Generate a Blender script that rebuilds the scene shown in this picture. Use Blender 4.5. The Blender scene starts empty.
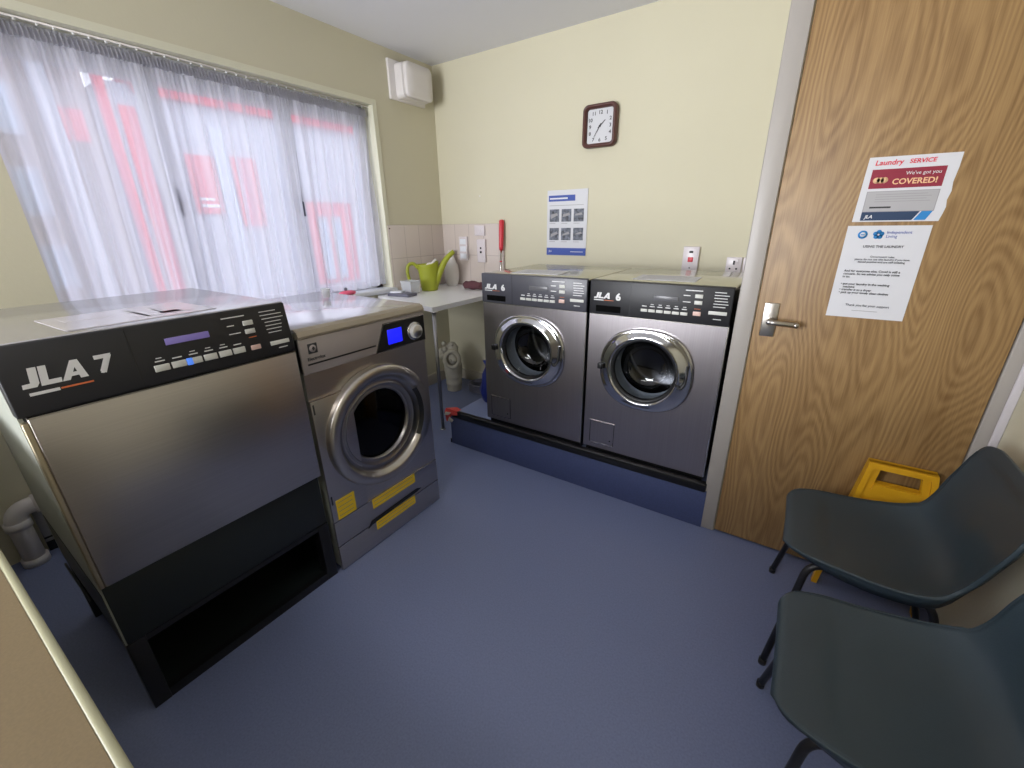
import bpy, bmesh, math, random
from mathutils import Vector, Matrix
random.seed(7)
PI = math.pi
S = bpy.context.scene
COL = S.collection

# ------------------------------------------------------------------ camera
cam_d = bpy.data.cameras.new('camera')
cam = bpy.data.objects.new('camera', cam_d)
COL.objects.link(cam)
S.camera = cam
FPX = 418.965
cam_d.sensor_fit = 'HORIZONTAL'
cam_d.sensor_width = 36.0
cam_d.lens = FPX / 1024 * 36.0
cam_d.clip_start = 0.02
cam_d.clip_end = 200
YAW, PITCH, ROLL = 0.59192854, 0.36344668, -0.01497589
F = Vector((-math.sin(YAW) * math.cos(PITCH), math.cos(YAW) * math.cos(PITCH), -math.sin(PITCH)))
R_ = Vector((math.cos(YAW), math.sin(YAW), 0))
U_ = R_.cross(F)
R2 = R_ * math.cos(ROLL) + U_ * math.sin(ROLL)
U2 = U_ * math.cos(ROLL) - R_ * math.sin(ROLL)
cm = Matrix.Identity(4)
for i in range(3):
    cm[i][0] = R2[i]; cm[i][1] = U2[i]; cm[i][2] = -F[i]
cm.translation = Vector((2.702, -2.954, 1.40))
cam.matrix_world = cm

# ------------------------------------------------------------------ world, lights, exposure
S.view_settings.view_transform = 'Standard'
S.view_settings.look = 'None'
S.view_settings.gamma = 1.0
S.view_settings.use_curve_mapping = False
S.view_settings.exposure = 0.0
world = bpy.data.worlds.new('overcast_sky')
S.world = world
world.use_nodes = True
wn = world.node_tree.nodes
wn['Background'].inputs[0].default_value = (0.86, 0.89, 1.0, 1)
wn['Background'].inputs[1].default_value = 3.3


def area(name, loc, aim, sx, sy, power, col=(1, 1, 1), portal=False, spread=PI):
    l = bpy.data.lights.new(name, 'AREA')
    l.shape = 'RECTANGLE'; l.size = sx; l.size_y = sy; l.energy = power; l.color = col; l.spread = spread
    o = bpy.data.objects.new(name, l)
    COL.objects.link(o)
    o.location = loc
    o.rotation_euler = (Vector(aim) - Vector(loc)).to_track_quat('-Z', 'Y').to_euler()
    if portal:
        l.cycles.is_portal = True
    return o


area('window_daylight_portal', (-0.22, -1.57, 1.57), (1, -1.57, 1.57), 2.0, 1.35, 1, portal=True)
# added fill lights, unseen: one at the ceiling behind the camera, one farther back
area('ceiling_fill_light', (2.2, -3.95, 2.54), (1.7, -2.6, 0), 1.2, 0.35, 22, (1.0, 0.97, 0.95))
area('rear_fill_light', (1.1, -5.1, 1.60), (1.95, -1.0, 1.95), 1.8, 1.4, 68, (0.93, 0.95, 1.0), spread=math.radians(95))

# ------------------------------------------------------------------ materials
def M(name, col, rough=0.5, metal=0.0, spec=0.5, bump=None, noise=None, aniso=0, alpha=None, emis=None, coat=0):
    m = bpy.data.materials.new(name); m.use_nodes = True
    nt = m.node_tree; b = nt.nodes['Principled BSDF']
    b.inputs['Base Color'].default_value = (*col, 1)
    b.inputs['Roughness'].default_value = rough
    b.inputs['Metallic'].default_value = metal
    b.inputs['Specular IOR Level'].default_value = spec
    if coat: b.inputs['Coat Weight'].default_value = coat
    if emis:
        b.inputs['Emission Color'].default_value = (*emis[0], 1); b.inputs['Emission Strength'].default_value = emis[1]
    tc = nt.nodes.new('ShaderNodeTexCoord')
    if noise:   # (scale xyz, contrast): small colour variation of the stuff itself
        mp = nt.nodes.new('ShaderNodeMapping'); mp.inputs['Scale'].default_value = noise[0]
        n = nt.nodes.new('ShaderNodeTexNoise'); n.inputs['Scale'].default_value = 1; n.inputs['Detail'].default_value = 4
        r = nt.nodes.new('ShaderNodeMapRange'); r.inputs['From Min'].default_value = .3; r.inputs['From Max'].default_value = .7
        r.inputs['To Min'].default_value = 1 - noise[1]; r.inputs['To Max'].default_value = 1 + noise[1]
        mx = nt.nodes.new('ShaderNodeVectorMath'); mx.operation = 'SCALE'; mx.inputs[0].default_value = col
        nt.links.new(tc.outputs['Object'], mp.inputs[0]); nt.links.new(mp.outputs[0], n.inputs['Vector'])
        nt.links.new(n.outputs['Fac'], r.inputs['Value']); nt.links.new(r.outputs[0], mx.inputs['Scale'])
        nt.links.new(mx.outputs[0], b.inputs['Base Color'])
    if bump:    # (scale xyz, strength)
        mp = nt.nodes.new('ShaderNodeMapping'); mp.inputs['Scale'].default_value = bump[0]
        n = nt.nodes.new('ShaderNodeTexNoise'); n.inputs['Scale'].default_value = 1; n.inputs['Detail'].default_value = 3
        bp = nt.nodes.new('ShaderNodeBump'); bp.inputs['Strength'].default_value = bump[1]; bp.inputs['Distance'].default_value = 0.002
        nt.links.new(tc.outputs['Object'], mp.inputs[0]); nt.links.new(mp.outputs[0], n.inputs['Vector'])
        nt.links.new(n.outputs['Fac'], bp.inputs['Height']); nt.links.new(bp.outputs[0], b.inputs['Normal'])
    return m


wall_m = M('cream_paint', (0.635, 0.595, 0.445), .75, bump=((60, 60, 60), .25), noise=((1.2, 1.2, 1.2), .02))
ceil_m = M('ceiling_paint', (0.80, 0.80, 0.84), .85, bump=((30, 30, 30), .3))
reveal_m = M('reveal_paint', (0.72, 0.70, 0.55), .5)
white_m = M('white_plastic', (0.76, 0.72, 0.70), .35)
socket_m = M('socket_white', (0.70, 0.64, 0.66), .3)
upvc_m = M('white_window_plastic', (0.80, 0.82, 0.88), .35)
frame_m = M('frame_gloss_paint', (0.37, 0.34, 0.31), .4)
frame_w = M('frame_white_paint', (0.60, 0.57, 0.60), .35)
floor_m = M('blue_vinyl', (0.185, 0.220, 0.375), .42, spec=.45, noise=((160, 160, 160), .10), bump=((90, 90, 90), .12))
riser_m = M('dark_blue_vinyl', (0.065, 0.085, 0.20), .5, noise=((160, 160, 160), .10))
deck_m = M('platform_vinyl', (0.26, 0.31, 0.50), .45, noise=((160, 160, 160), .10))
skirt_m = M('cream_skirting', (0.55, 0.50, 0.40), .5)
black_m = M('black_plastic', (0.005, 0.005, 0.006), .4)
blackm_m = M('matt_black_steel', (0.012, 0.014, 0.015), .5)
rubber_m = M('black_rubber', (0.014, 0.014, 0.015), .55)
panel_m = M('charcoal_panel', (0.012, 0.012, 0.015), .45)
panel2_m = M('grey_charcoal_panel', (0.060, 0.060, 0.075), .35)
steel_m = M('brushed_steel', (0.50, 0.47, 0.45), .30, 1.0, bump=((3, 3, 500), .10), noise=((2, 2, 260), .05))
steeld_m = M('dark_brushed_steel', (0.40, 0.37, 0.385), .33, 1.0, bump=((500, 3, 3), .10), noise=((260, 2, 2), .05))
trim_m = M('steel_edge', (0.55, 0.53, 0.50), .25, 1.0)
tan_m = M('pale_gold_steel_edge', (0.42, 0.36, 0.25), .35, .8)
top_m = M('grey_metal_top', (0.50, 0.49, 0.50), .20, .75)
wtop_m = M('washer_metal_top', (0.50, 0.49, 0.42), .16, .85)
side_m = M('painted_grey_side', (0.40, 0.42, 0.37), .35, .1)
lower_m = M('dark_lower_panel', (0.010, 0.014, 0.014), .42)
chrome_m = M('chrome', (0.60, 0.60, 0.61), .10, 1.0)
satin_m = M('satin_metal_ring', (0.52, 0.49, 0.45), .30, 1.0)
satind_m = M('satin_metal_inner', (0.34, 0.33, 0.33), .32, 1.0)
taupe_m = M('taupe_plastic', (0.36, 0.32, 0.305), .35, .2)
lid_m = M('beige_lid_edge', (0.36, 0.31, 0.235), .4, .1)
lidtop_m = M('pale_grey_lid', (0.72, 0.71, 0.76), .13, .6)
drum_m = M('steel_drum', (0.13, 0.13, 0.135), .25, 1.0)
gasket_m = M('grey_gasket', (0.38, 0.42, 0.47), .4)
btn_m = M('pale_buttons', (0.62, 0.62, 0.58), .4)
btnp_m = M('pink_button', (0.70, 0.48, 0.42), .4)
btnb_m = M('blue_button_light', (0.10, 0.25, 0.80), .4, emis=((0.08, 0.25, 1.0), .5))
txt_m = M('print_white', (0.72, 0.72, 0.72), .5)
txto_m = M('print_orange', (0.65, 0.16, 0.05), .5)
txtk_m = M('print_black', (0.03, 0.03, 0.035), .6)
lcd_m = M('purple_display', (0.16, 0.13, 0.30), .3, emis=((0.16, 0.12, 0.38), .35))
lcdg_m = M('grey_display', (0.12, 0.12, 0.13), .3)
bluelcd_m = M('blue_lit_display', (0.01, 0.01, 0.4), .3, emis=((0.01, 0.015, 1.0), 1.0))
yellow_m = M('yellow_sticker', (0.86, 0.60, 0.02), .5)
ysign_m = M('yellow_plastic', (0.70, 0.36, 0.010), .4)
shelf_m = M('white_laminate', (0.84, 0.84, 0.87), .3)
tan_top = M('beige_laminate', (0.185, 0.135, 0.070), .55, noise=((320, 320, 320), .07))
edge_m = M('cream_laminate_edge', (0.38, 0.37, 0.24), .4)
paper_m = M('white_paper', (0.66, 0.66, 0.69), .7)
blue_m = M('print_blue', (0.045, 0.085, 0.36), .6)
sky_m = M('print_light_blue', (0.02, 0.22, 0.55), .6)
navy_m = M('print_navy', (0.015, 0.04, 0.10), .6)
red_m = M('print_crimson', (0.26, 0.012, 0.035), .6)
redpen_m = M('red_marker', (0.70, 0.03, 0.06), .6)
gold_m = M('print_gold', (0.80, 0.50, 0.28), .6)
greyp_m = M('print_grey', (0.32, 0.31, 0.32), .6)
photo_m = M('photo_print', (0.11, 0.12, 0.15), .5, noise=((45, 45, 45), .9))
brown_m = M('brown_clock_case', (0.085, 0.028, 0.022), .35)
face_m = M('clock_face', (0.62, 0.62, 0.64), .5)
lime_m = M('lime_plastic', (0.33, 0.36, 0.025), .4)
cream_c = M('cream_ceramic', (0.74, 0.71, 0.67), .45, bump=((25, 25, 25), .6))
stone_m = M('stone_coloured_ceramic', (0.46, 0.43, 0.35), .6, bump=((60, 60, 60), .9))
redg_m = M('red_grip', (0.62, 0.03, 0.05), .4)
plum_m = M('plum_cloth', (0.12, 0.045, 0.055), .9, bump=((80, 80, 80), .8))
dgrey_m = M('dark_grey_plastic', (0.13, 0.13, 0.17), .5)
bag_m = M('blue_bag', (0.015, 0.03, 0.24), .35, bump=((30, 30, 30), 1.0))
pinko_m = M('pink_plastic', (0.85, 0.12, 0.22), .4)
slot_m = M('slot_black', (0.002, 0.002, 0.002), .9, spec=.1)
tape_m = M('red_white_tape', (0.75, 0.08, 0.07), .5)
tapew_m = M('tape_white', (0.75, 0.68, 0.58), .5)
chair_m = M('slate_polypropylene', (0.032, 0.051, 0.066), .36, spec=.5, bump=((350, 350, 350), .25))
tube_m = M('black_steel_tube', (0.012, 0.012, 0.015), .35)
brick_m = M('brown_brick', (0.24, 0.20, 0.19), .9, noise=((8, 8, 20), .25))
outred_m = M('outside_red_paint', (0.60, 0.03, 0.06), .6)
outwhite_m = M('outside_white_render', (0.36, 0.38, 0.44), .8)
outgrey_m = M('outside_grey_blue', (0.42, 0.47, 0.55), .6)
glass_dk = M('dark_outside_glass', (0.30, 0.38, 0.48), .15)
pave_m = M('outside_paving', (0.34, 0.34, 0.36), .9)


def tile_material():
    m = bpy.data.materials.new('blush_tiles'); m.use_nodes = True
    nt = m.node_tree; b = nt.nodes['Principled BSDF']; b.inputs['Roughness'].default_value = .25
    tc = nt.nodes.new('ShaderNodeTexCoord'); sep = nt.nodes.new('ShaderNodeSeparateXYZ')
    ad = nt.nodes.new('ShaderNodeMath'); ad.operation = 'SUBTRACT'
    cb = nt.nodes.new('ShaderNodeCombineXYZ')
    br = nt.nodes.new('ShaderNodeTexBrick')
    br.offset = 0; br.inputs['Scale'].default_value = 1
    br.inputs['Brick Width'].default_value = .155; br.inputs['Row Height'].default_value = .25
    br.inputs['Mortar Size'].default_value = .0025; br.inputs['Mortar Smooth'].default_value = .2
    br.inputs['Color1'].default_value = (.66, .58, .53, 1); br.inputs['Color2'].default_value = (.63, .55, .50, 1)
    br.inputs['Mortar'].default_value = (.46, .39, .36, 1)
    sh = nt.nodes.new('ShaderNodeMath'); sh.operation = 'ADD'; sh.inputs[1].default_value = .09
    nt.links.new(tc.outputs['Object'], sep.inputs[0])
    nt.links.new(sep.outputs[0], ad.inputs[0]); nt.links.new(sep.outputs[1], ad.inputs[1])
    nt.links.new(ad.outputs[0], cb.inputs[0]); nt.links.new(sep.outputs[2], sh.inputs[0]); nt.links.new(sh.outputs[0], cb.inputs[1])
    nt.links.new(cb.outputs[0], br.inputs['Vector']); nt.links.new(br.outputs['Color'], b.inputs['Base Color'])
    return m


tile_m = tile_material()


def wood_material():
    m = bpy.data.materials.new('oak_veneer'); m.use_nodes = True
    nt = m.node_tree; N = nt.nodes.new; L = nt.links.new; b = nt.nodes['Principled BSDF']
    b.inputs['Roughness'].default_value = .45
    tc = N('ShaderNodeTexCoord')
    mp = N('ShaderNodeMapping'); mp.inputs['Scale'].default_value = (1, 1, .20); mp.inputs['Location'].default_value = (.33, 0, .1)
    L(tc.outputs['Object'], mp.inputs[0])
    # cathedral figure: contour lines of a stretched noise field
    n1 = N('ShaderNodeTexNoise'); n1.inputs['Scale'].default_value = 4.2; n1.inputs['Detail'].default_value = 1.2; n1.inputs['Roughness'].default_value = .45
    L(mp.outputs[0], n1.inputs['Vector'])
    n1b = N('ShaderNodeTexNoise'); n1b.inputs['Scale'].default_value = 45; n1b.inputs['Detail'].default_value = 2
    L(mp.outputs[0], n1b.inputs['Vector'])
    mu = N('ShaderNodeMath'); mu.operation = 'MULTIPLY'; mu.inputs[1].default_value = 260
    L(n1.outputs['Fac'], mu.inputs[0])
    ma = N('ShaderNodeMath'); ma.operation = 'MULTIPLY_ADD'; ma.inputs[1].default_value = 4.5
    L(n1b.outputs['Fac'], ma.inputs[0]); L(mu.outputs[0], ma.inputs[2])
    si = N('ShaderNodeMath'); si.operation = 'SINE'; L(ma.outputs[0], si.inputs[0])
    # fine pores
    mp2 = N('ShaderNodeMapping'); mp2.inputs['Scale'].default_value = (260, 260, 7); L(tc.outputs['Object'], mp2.inputs[0])
    n2 = N('ShaderNodeTexNoise'); n2.inputs['Scale'].default_value = 1; n2.inputs['Detail'].default_value = 2; L(mp2.outputs[0], n2.inputs['Vector'])
    mp3 = N('ShaderNodeMapping'); mp3.inputs['Scale'].default_value = (16, 16, .7); L(tc.outputs['Object'], mp3.inputs[0])
    n3 = N('ShaderNodeTexNoise'); n3.inputs['Scale'].default_value = 1; n3.inputs['Detail'].default_value = 3; L(mp3.outputs[0], n3.inputs['Vector'])
    a1 = N('ShaderNodeMath'); a1.operation = 'MULTIPLY_ADD'; a1.inputs[1].default_value = .13; a1.inputs[2].default_value = .42
    L(si.outputs[0], a1.inputs[0])
    a2 = N('ShaderNodeMath'); a2.operation = 'MULTIPLY_ADD'; a2.inputs[1].default_value = .55
    s2 = N('ShaderNodeMath'); s2.operation = 'SUBTRACT'; s2.inputs[1].default_value = .5
    L(n2.outputs['Fac'], s2.inputs[0]); L(s2.outputs[0], a2.inputs[0]); L(a1.outputs[0], a2.inputs[2])
    s3 = N('ShaderNodeMath'); s3.operation = 'SUBTRACT'; s3.inputs[1].default_value = .5
    a3 = N('ShaderNodeMath'); a3.operation = 'MULTIPLY_ADD'; a3.inputs[1].default_value = .5
    L(n3.outputs['Fac'], s3.inputs[0]); L(s3.outputs[0], a3.inputs[0]); L(a2.outputs[0], a3.inputs[2])
    cr = N('ShaderNodeValToRGB')
    cr.color_ramp.elements[0].position = .05; cr.color_ramp.elements[0].color = (.17, .088, .030, 1)
    cr.color_ramp.elements[1].position = .85; cr.color_ramp.elements[1].color = (.42, .265, .112, 1)
    L(a3.outputs[0], cr.inputs[0]); L(cr.outputs[0], b.inputs['Base Color'])
    bp = N('ShaderNodeBump'); bp.inputs['Strength'].default_value = .08; bp.inputs['Distance'].default_value = .001
    L(a3.outputs[0], bp.inputs['Height']); L(bp.outputs[0], b.inputs['Normal'])
    return m


wood_m = wood_material()


def thin_glass(name, tint, gloss, rough=.02):
    m = bpy.data.materials.new(name); m.use_nodes = True
    nt = m.node_tree; nt.nodes.remove(nt.nodes['Principled BSDF'])
    out = nt.nodes['Material Output']
    t = nt.nodes.new('ShaderNodeBsdfTransparent'); t.inputs[0].default_value = (*tint, 1)
    g = nt.nodes.new('ShaderNodeBsdfGlossy'); g.inputs['Roughness'].default_value = rough
    lw = nt.nodes.new('ShaderNodeLayerWeight'); lw.inputs[0].default_value = .5
    fr = nt.nodes.new('ShaderNodeMath'); fr.operation = 'POWER'; fr.inputs[1].default_value = 4.5; nt.links.new(lw.outputs['Facing'], fr.inputs[0])
    ad = nt.nodes.new('ShaderNodeMath'); ad.operation = 'MULTIPLY_ADD'; ad.inputs[1].default_value = .8; ad.inputs[2].default_value = gloss + .04
    mx = nt.nodes.new('ShaderNodeMixShader')
    nt.links.new(fr.outputs[0], ad.inputs[0]); nt.links.new(ad.outputs[0], mx.inputs[0])
    nt.links.new(t.outputs[0], mx.inputs[1]); nt.links.new(g.outputs[0], mx.inputs[2]); nt.links.new(mx.outputs[0], out.inputs[0])
    return m


pane_m = thin_glass('window_glass', (.97, .98, .98), 0.0)
port_m = thin_glass('porthole_glass', (.7, .72, .75), .03)
smoke_m = thin_glass('smoked_glass', (.03, .033, .045), -.015, .06)
clear_m = thin_glass('clear_plastic', (.92, .93, .95), .08, .15)
_nt = clear_m.node_tree; _t = [n for n in _nt.nodes if n.type == 'BSDF_TRANSPARENT'][0]; _mx = [n for n in _nt.nodes if n.type == 'MIX_SHADER'][0]
_d = _nt.nodes.new('ShaderNodeBsdfDiffuse'); _d.inputs[0].default_value = (.85, .86, .88, 1); _m2 = _nt.nodes.new('ShaderNodeMixShader'); _m2.inputs[0].default_value = .45
_nt.links.new(_t.outputs[0], _m2.inputs[1]); _nt.links.new(_d.outputs[0], _m2.inputs[2]); _nt.links.new(_m2.outputs[0], _mx.inputs[1])


def voile(name, cover, tone=1.0):
    m = bpy.data.materials.new(name); m.use_nodes = True
    nt = m.node_tree; nt.nodes.remove(nt.nodes['Principled BSDF'])
    out = nt.nodes['Material Output']; N = nt.nodes.new; L = nt.links.new
    t = N('ShaderNodeBsdfTransparent'); t.inputs[0].default_value = (1, 1, 1, 1)
    tr = N('ShaderNodeBsdfTranslucent'); tr.inputs[0].default_value = (.86 * tone, .85 * tone, .93 * tone, 1)
    df = N('ShaderNodeBsdfDiffuse'); df.inputs[0].default_value = (.86 * tone, .86 * tone, .92 * tone, 1)
    mx = N('ShaderNodeMixShader'); mx.inputs[0].default_value = .30
    L(tr.outputs[0], mx.inputs[1]); L(df.outputs[0], mx.inputs[2])
    lw = N('ShaderNodeLayerWeight'); lw.inputs[0].default_value = .45
    tc = N('ShaderNodeTexCoord'); mp = N('ShaderNodeMapping'); mp.inputs['Scale'].default_value = (1, 30, .8)
    n = N('ShaderNodeTexNoise'); n.inputs['Scale'].default_value = 1; n.inputs['Detail'].default_value = 3
    L(tc.outputs['Object'], mp.inputs[0]); L(mp.outputs[0], n.inputs['Vector'])
    a = N('ShaderNodeMath'); a.operation = 'MULTIPLY_ADD'; a.inputs[1].default_value = .5; a.inputs[2].default_value = cover - .25
    L(n.outputs['Fac'], a.inputs[0])
    b = N('ShaderNodeMath'); b.operation = 'MULTIPLY_ADD'; b.inputs[1].default_value = .28; b.use_clamp = True
    L(lw.outputs['Facing'], b.inputs[0]); L(a.outputs[0], b.inputs[2])
    m2 = N('ShaderNodeMixShader'); L(b.outputs[0], m2.inputs[0]); L(t.outputs[0], m2.inputs[1]); L(mx.outputs[0], m2.inputs[2])
    L(m2.outputs[0], out.inputs[0])
    return m


voile_m = voile('net_curtain', .70)
hem_m = voile('net_curtain_hem', .80)
head_m = voile('net_curtain_heading', .88, .78)

# ------------------------------------------------------------------ mesh helpers
class B:
    """collects shapes into one mesh"""
    def __init__(s):
        s.bm = bmesh.new(); s.mats = []

    def mi(s, m):
        if m not in s.mats: s.mats.append(m)
        return s.mats.index(m)

    def merge(s, bm2, m, smooth=False, mat=None):
        if mat is not None: bmesh.ops.transform(bm2, matrix=mat, verts=bm2.verts)
        bmesh.ops.recalc_face_normals(bm2, faces=bm2.faces)
        k = s.mi(m); vm = {}
        for v in bm2.verts: vm[v] = s.bm.verts.new(v.co)
        for f in bm2.faces:
            try:
                g = s.bm.faces.new([vm[v] for v in f.verts])
                g.material_index = k; g.smooth = smooth
            except ValueError: pass
        bm2.free()

    def box(s, m, x0, x1, y0, y1, z0, z1, bev=0.0, seg=2, rot=None):
        b = bmesh.new()
        bmesh.ops.create_cube(b, size=1)
        c = Vector(((x0 + x1) / 2, (y0 + y1) / 2, (z0 + z1) / 2))
        for v in b.verts:
            v.co = Vector((v.co.x * abs(x1 - x0), v.co.y * abs(y1 - y0), v.co.z * abs(z1 - z0)))
        if bev > 0:
            bmesh.ops.bevel(b, geom=b.edges[:], offset=bev, segments=seg, affect='EDGES', profile=.5)
        mt = Matrix.Translation(c)
        if rot is not None: mt = mt @ rot
        s.merge(b, m, bev > 0, mt)
        return s

    def quad(s, m, pts):
        k = s.mi(m); f = s.bm.faces.new([s.bm.verts.new(p) for p in pts]); f.material_index = k
        return s

    def cyl(s, m, p0, p1, r, r2=None, seg=24, cap=True):
        p0 = Vector(p0); p1 = Vector(p1); d = p1 - p0
        b = bmesh.new()
        bmesh.ops.create_cone(b, cap_ends=cap, segments=seg, radius1=r, radius2=r if r2 is None else r2, depth=d.length)
        mt = Matrix.Translation((p0 + p1) / 2) @ d.to_track_quat('Z', 'Y').to_matrix().to_4x4()
        s.merge(b, m, True, mt)
        return s

    def sphere(s, m, c, r, sc=(1, 1, 1), seg=20):
        b = bmesh.new(); bmesh.ops.create_uvsphere(b, u_segments=seg, v_segments=seg // 2, radius=r)
        s.merge(b, m, True, Matrix.Translation(c) @ Matrix.Diagonal((*sc, 1)))
        return s

    def loft(s, m, rings, close=True, cap0=False, cap1=False, smooth=True):
        """rings: lists of points of equal length"""
        b = bmesh.new(); V = [[b.verts.new(p) for p in r] for r in rings]
        n = len(rings[0])
        for i in range(len(V) - 1):
            for j in range(n if close else n - 1):
                a = [V[i][j], V[i][(j + 1) % n], V[i + 1][(j + 1) % n], V[i + 1][j]]
                try: b.faces.new(a)
                except ValueError: pass
        if cap0: b.faces.new(V[0])
        if cap1: b.faces.new(V[-1])
        s.merge(b, m, smooth)
        return s

    def lathe(s, m, prof, c=(0, 0, 0), seg=32, axis='Z', cap=False, sc=(1, 1)):
        rings = []
        for r, h in prof:
            ring = []
            for i in range(seg):
                a = 2 * PI * i / seg
                x, y = r * math.cos(a) * sc[0], r * math.sin(a) * sc[1]
                p = {'Z': (x, y, h), 'Y': (x, h, y), 'X': (h, x, y)}[axis]
                ring.append((p[0] + c[0], p[1] + c[1], p[2] + c[2]))
            rings.append(ring)
        s.loft(m, rings, True, cap, cap)
        return s

    def tube(s, m, pts, r, seg=12, closed=False, rr=None):
        pts = [Vector(p) for p in pts]
        # round the corners with Catmull-Rom only when many points are given by caller
        rings = []; n = len(pts)
        up = None
        for i, p in enumerate(pts):
            if closed: d = pts[(i + 1) % n] - pts[i - 1]
            else: d = pts[min(i + 1, n - 1)] - pts[max(i - 1, 0)]
            d.normalize()
            if up is None:
                up = Vector((0, 0, 1)) if abs(d.z) < .9 else Vector((1, 0, 0))
            sd = d.cross(up).normalized(); up = sd.cross(d).normalized()
            k = rr[i] if rr else r
            rings.append([tuple(p + sd * k * math.cos(2 * PI * j / seg) + up * k * math.sin(2 * PI * j / seg)) for j in range(seg)])
        if closed: rings.append(rings[0])
        s.loft(m, rings, True, not closed, not closed)
        return s

    def text(s, m, body, x, y, z, size, plane='XZ', align='LEFT', depth=.0006, bold=0.0, shear=0.0, sx=1.0, space=1.0, mat=None):
        cu = bpy.data.curves.new('t', 'FONT'); cu.body = body; cu.size = size; cu.extrude = depth; cu.offset = bold
        cu.shear = shear; cu.align_x = align; cu.space_character = space; cu.resolution_u = 3
        o = bpy.data.objects.new('t', cu); COL.objects.link(o)
        dg = bpy.context.evaluated_depsgraph_get()
        me = bpy.data.meshes.new_from_object(o.evaluated_get(dg))
        b = bmesh.new(); b.from_mesh(me)
        bpy.data.objects.remove(o); bpy.data.curves.remove(cu); bpy.data.meshes.remove(me)
        if mat is None:
            mat = Matrix.Translation((x, y, z)) @ (Matrix.Rotation(PI / 2, 4, 'X') if plane == 'XZ' else Matrix.Identity(4)) @ Matrix.Diagonal((sx, 1, 1, 1))
        s.merge(b, m, False, mat)
        return s

    def xform(s, mt):
        bmesh.ops.transform(s.bm, matrix=mt, verts=s.bm.verts); return s

    def obj(s, name, parent=None, **props):
        me = bpy.data.meshes.new(name); s.bm.to_mesh(me); s.bm.free()
        for m in s.mats: me.materials.append(m)
        o = bpy.data.objects.new(name, me); COL.objects.link(o)
        if parent is not None: o.parent = parent
        for k, v in props.items(): o[k] = v
        return o


def absorb(host, ob):
    """surface print becomes part of its host's own mesh"""
    n0 = len(host.data.materials); bm = bmesh.new(); bm.from_mesh(host.data); nf = len(bm.faces)
    ob.data.transform(ob.matrix_basis); bm.from_mesh(ob.data); bm.faces.ensure_lookup_table()
    for m in ob.data.materials: host.data.materials.append(m)
    for f in bm.faces[nf:]: f.material_index += n0
    bm.to_mesh(host.data); bm.free(); bpy.data.objects.remove(ob)


def smooth_path(P, n=6, closed=False):
    P = [Vector(p) for p in P]; out = []; N = len(P)
    for i in range(N if closed else N - 1):
        if closed: a, b, c, d = P[i - 1], P[i], P[(i + 1) % N], P[(i + 2) % N]
        else: a, b, c, d = P[max(i - 1, 0)], P[i], P[i + 1], P[min(i + 2, N - 1)]
        for k in range(n):
            t = k / n
            out.append(.5 * ((2 * b) + (c - a) * t + (2 * a - 5 * b + 4 * c - d) * t * t + (3 * b - a - 3 * c + d) * t ** 3))
    if not closed: out.append(P[-1])
    return out


def fillet(P, r=.04, n=5):
    P = [Vector(p) for p in P]; out = [P[0]]
    for i in range(1, len(P) - 1):
        a = (P[i - 1] - P[i]); c = (P[i + 1] - P[i]); k = min(r, a.length * .45, c.length * .45)
        a = P[i] + a.normalized() * k; c = P[i] + c.normalized() * k
        for j in range(n + 1):
            t = j / n; out.append(a * (1 - t) ** 2 + P[i] * 2 * t * (1 - t) + c * t * t)
    out.append(P[-1]); return out


def thing(name, label, cat, loc=(0, 0, 0), rz=0, group=None):
    o = bpy.data.objects.new(name, None); COL.objects.link(o); o.empty_display_size = .05
    o.location = loc; o.rotation_euler = (0, 0, rz); o['label'] = label; o['category'] = cat
    if group: o['group'] = group
    return o


def tag(o, label, cat, group=None):
    o['label'] = label; o['category'] = cat
    if group: o['group'] = group
    return o


def struct(b, name, parent=None):
    o = b.obj(name, parent)
    if parent is None: o['kind'] = 'structure'
    return o


def copy_tree(o, parent=None):
    c = o.copy(); COL.objects.link(c); c.parent = parent
    for ch in [q for q in bpy.data.objects if q.parent == o]: copy_tree(ch, c)
    return c


# ------------------------------------------------------------------ room shell
XR, YN, ZC, YD = 3.352, -5.2, 2.57, -1.057
WY0, WY1, WZ0, WZ1 = -2.515, -0.63, 0.93, 2.20      # window opening
b = B(); b.box(floor_m, 0, XR, YN, 0, -.05, 0); struct(b, 'floor')
b = B(); b.box(ceil_m, -.25, XR + .12, YN - .12, .12, ZC, ZC + .06); struct(b, 'ceiling')
b = B()
b.box(wall_m, -.25, 0, YN - .12, WY0, 0, ZC); b.box(wall_m, -.25, 0, WY1, .12, 0, ZC)
b.box(wall_m, -.25, 0, WY0, WY1, 0, WZ0); b.box(wall_m, -.25, 0, WY0, WY1, WZ1, ZC)
# painted lining of the window recess
b.box(reveal_m, -.14, .0046, WY1 - .006, WY1 + .028, WZ0, WZ1 + .031); b.box(reveal_m, -.14, .004, WY0 - .0, WY1 + .028, WZ1 - .004, WZ1 + .03)
struct(b, 'wall_left')
b = B(); b.box(wall_m, 0, XR + .12, 0, .12, 0, ZC); struct(b, 'wall_back')
b = B(); b.box(wall_m, XR, XR + .12, YN - .12, 0, 0, ZC); struct(b, 'wall_right')
b = B(); b.box(wall_m, 0, XR, YN - .12, YN, 0, ZC); struct(b, 'wall_near')
b = B(); b.box(wall_m, 2.532, 2.588, YD + .01, 0, 0, ZC); b.box(wall_m, 2.588, XR, YD + .03, YD + .10, 2.13, ZC)
struct(b, 'wall_cupboard')
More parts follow.
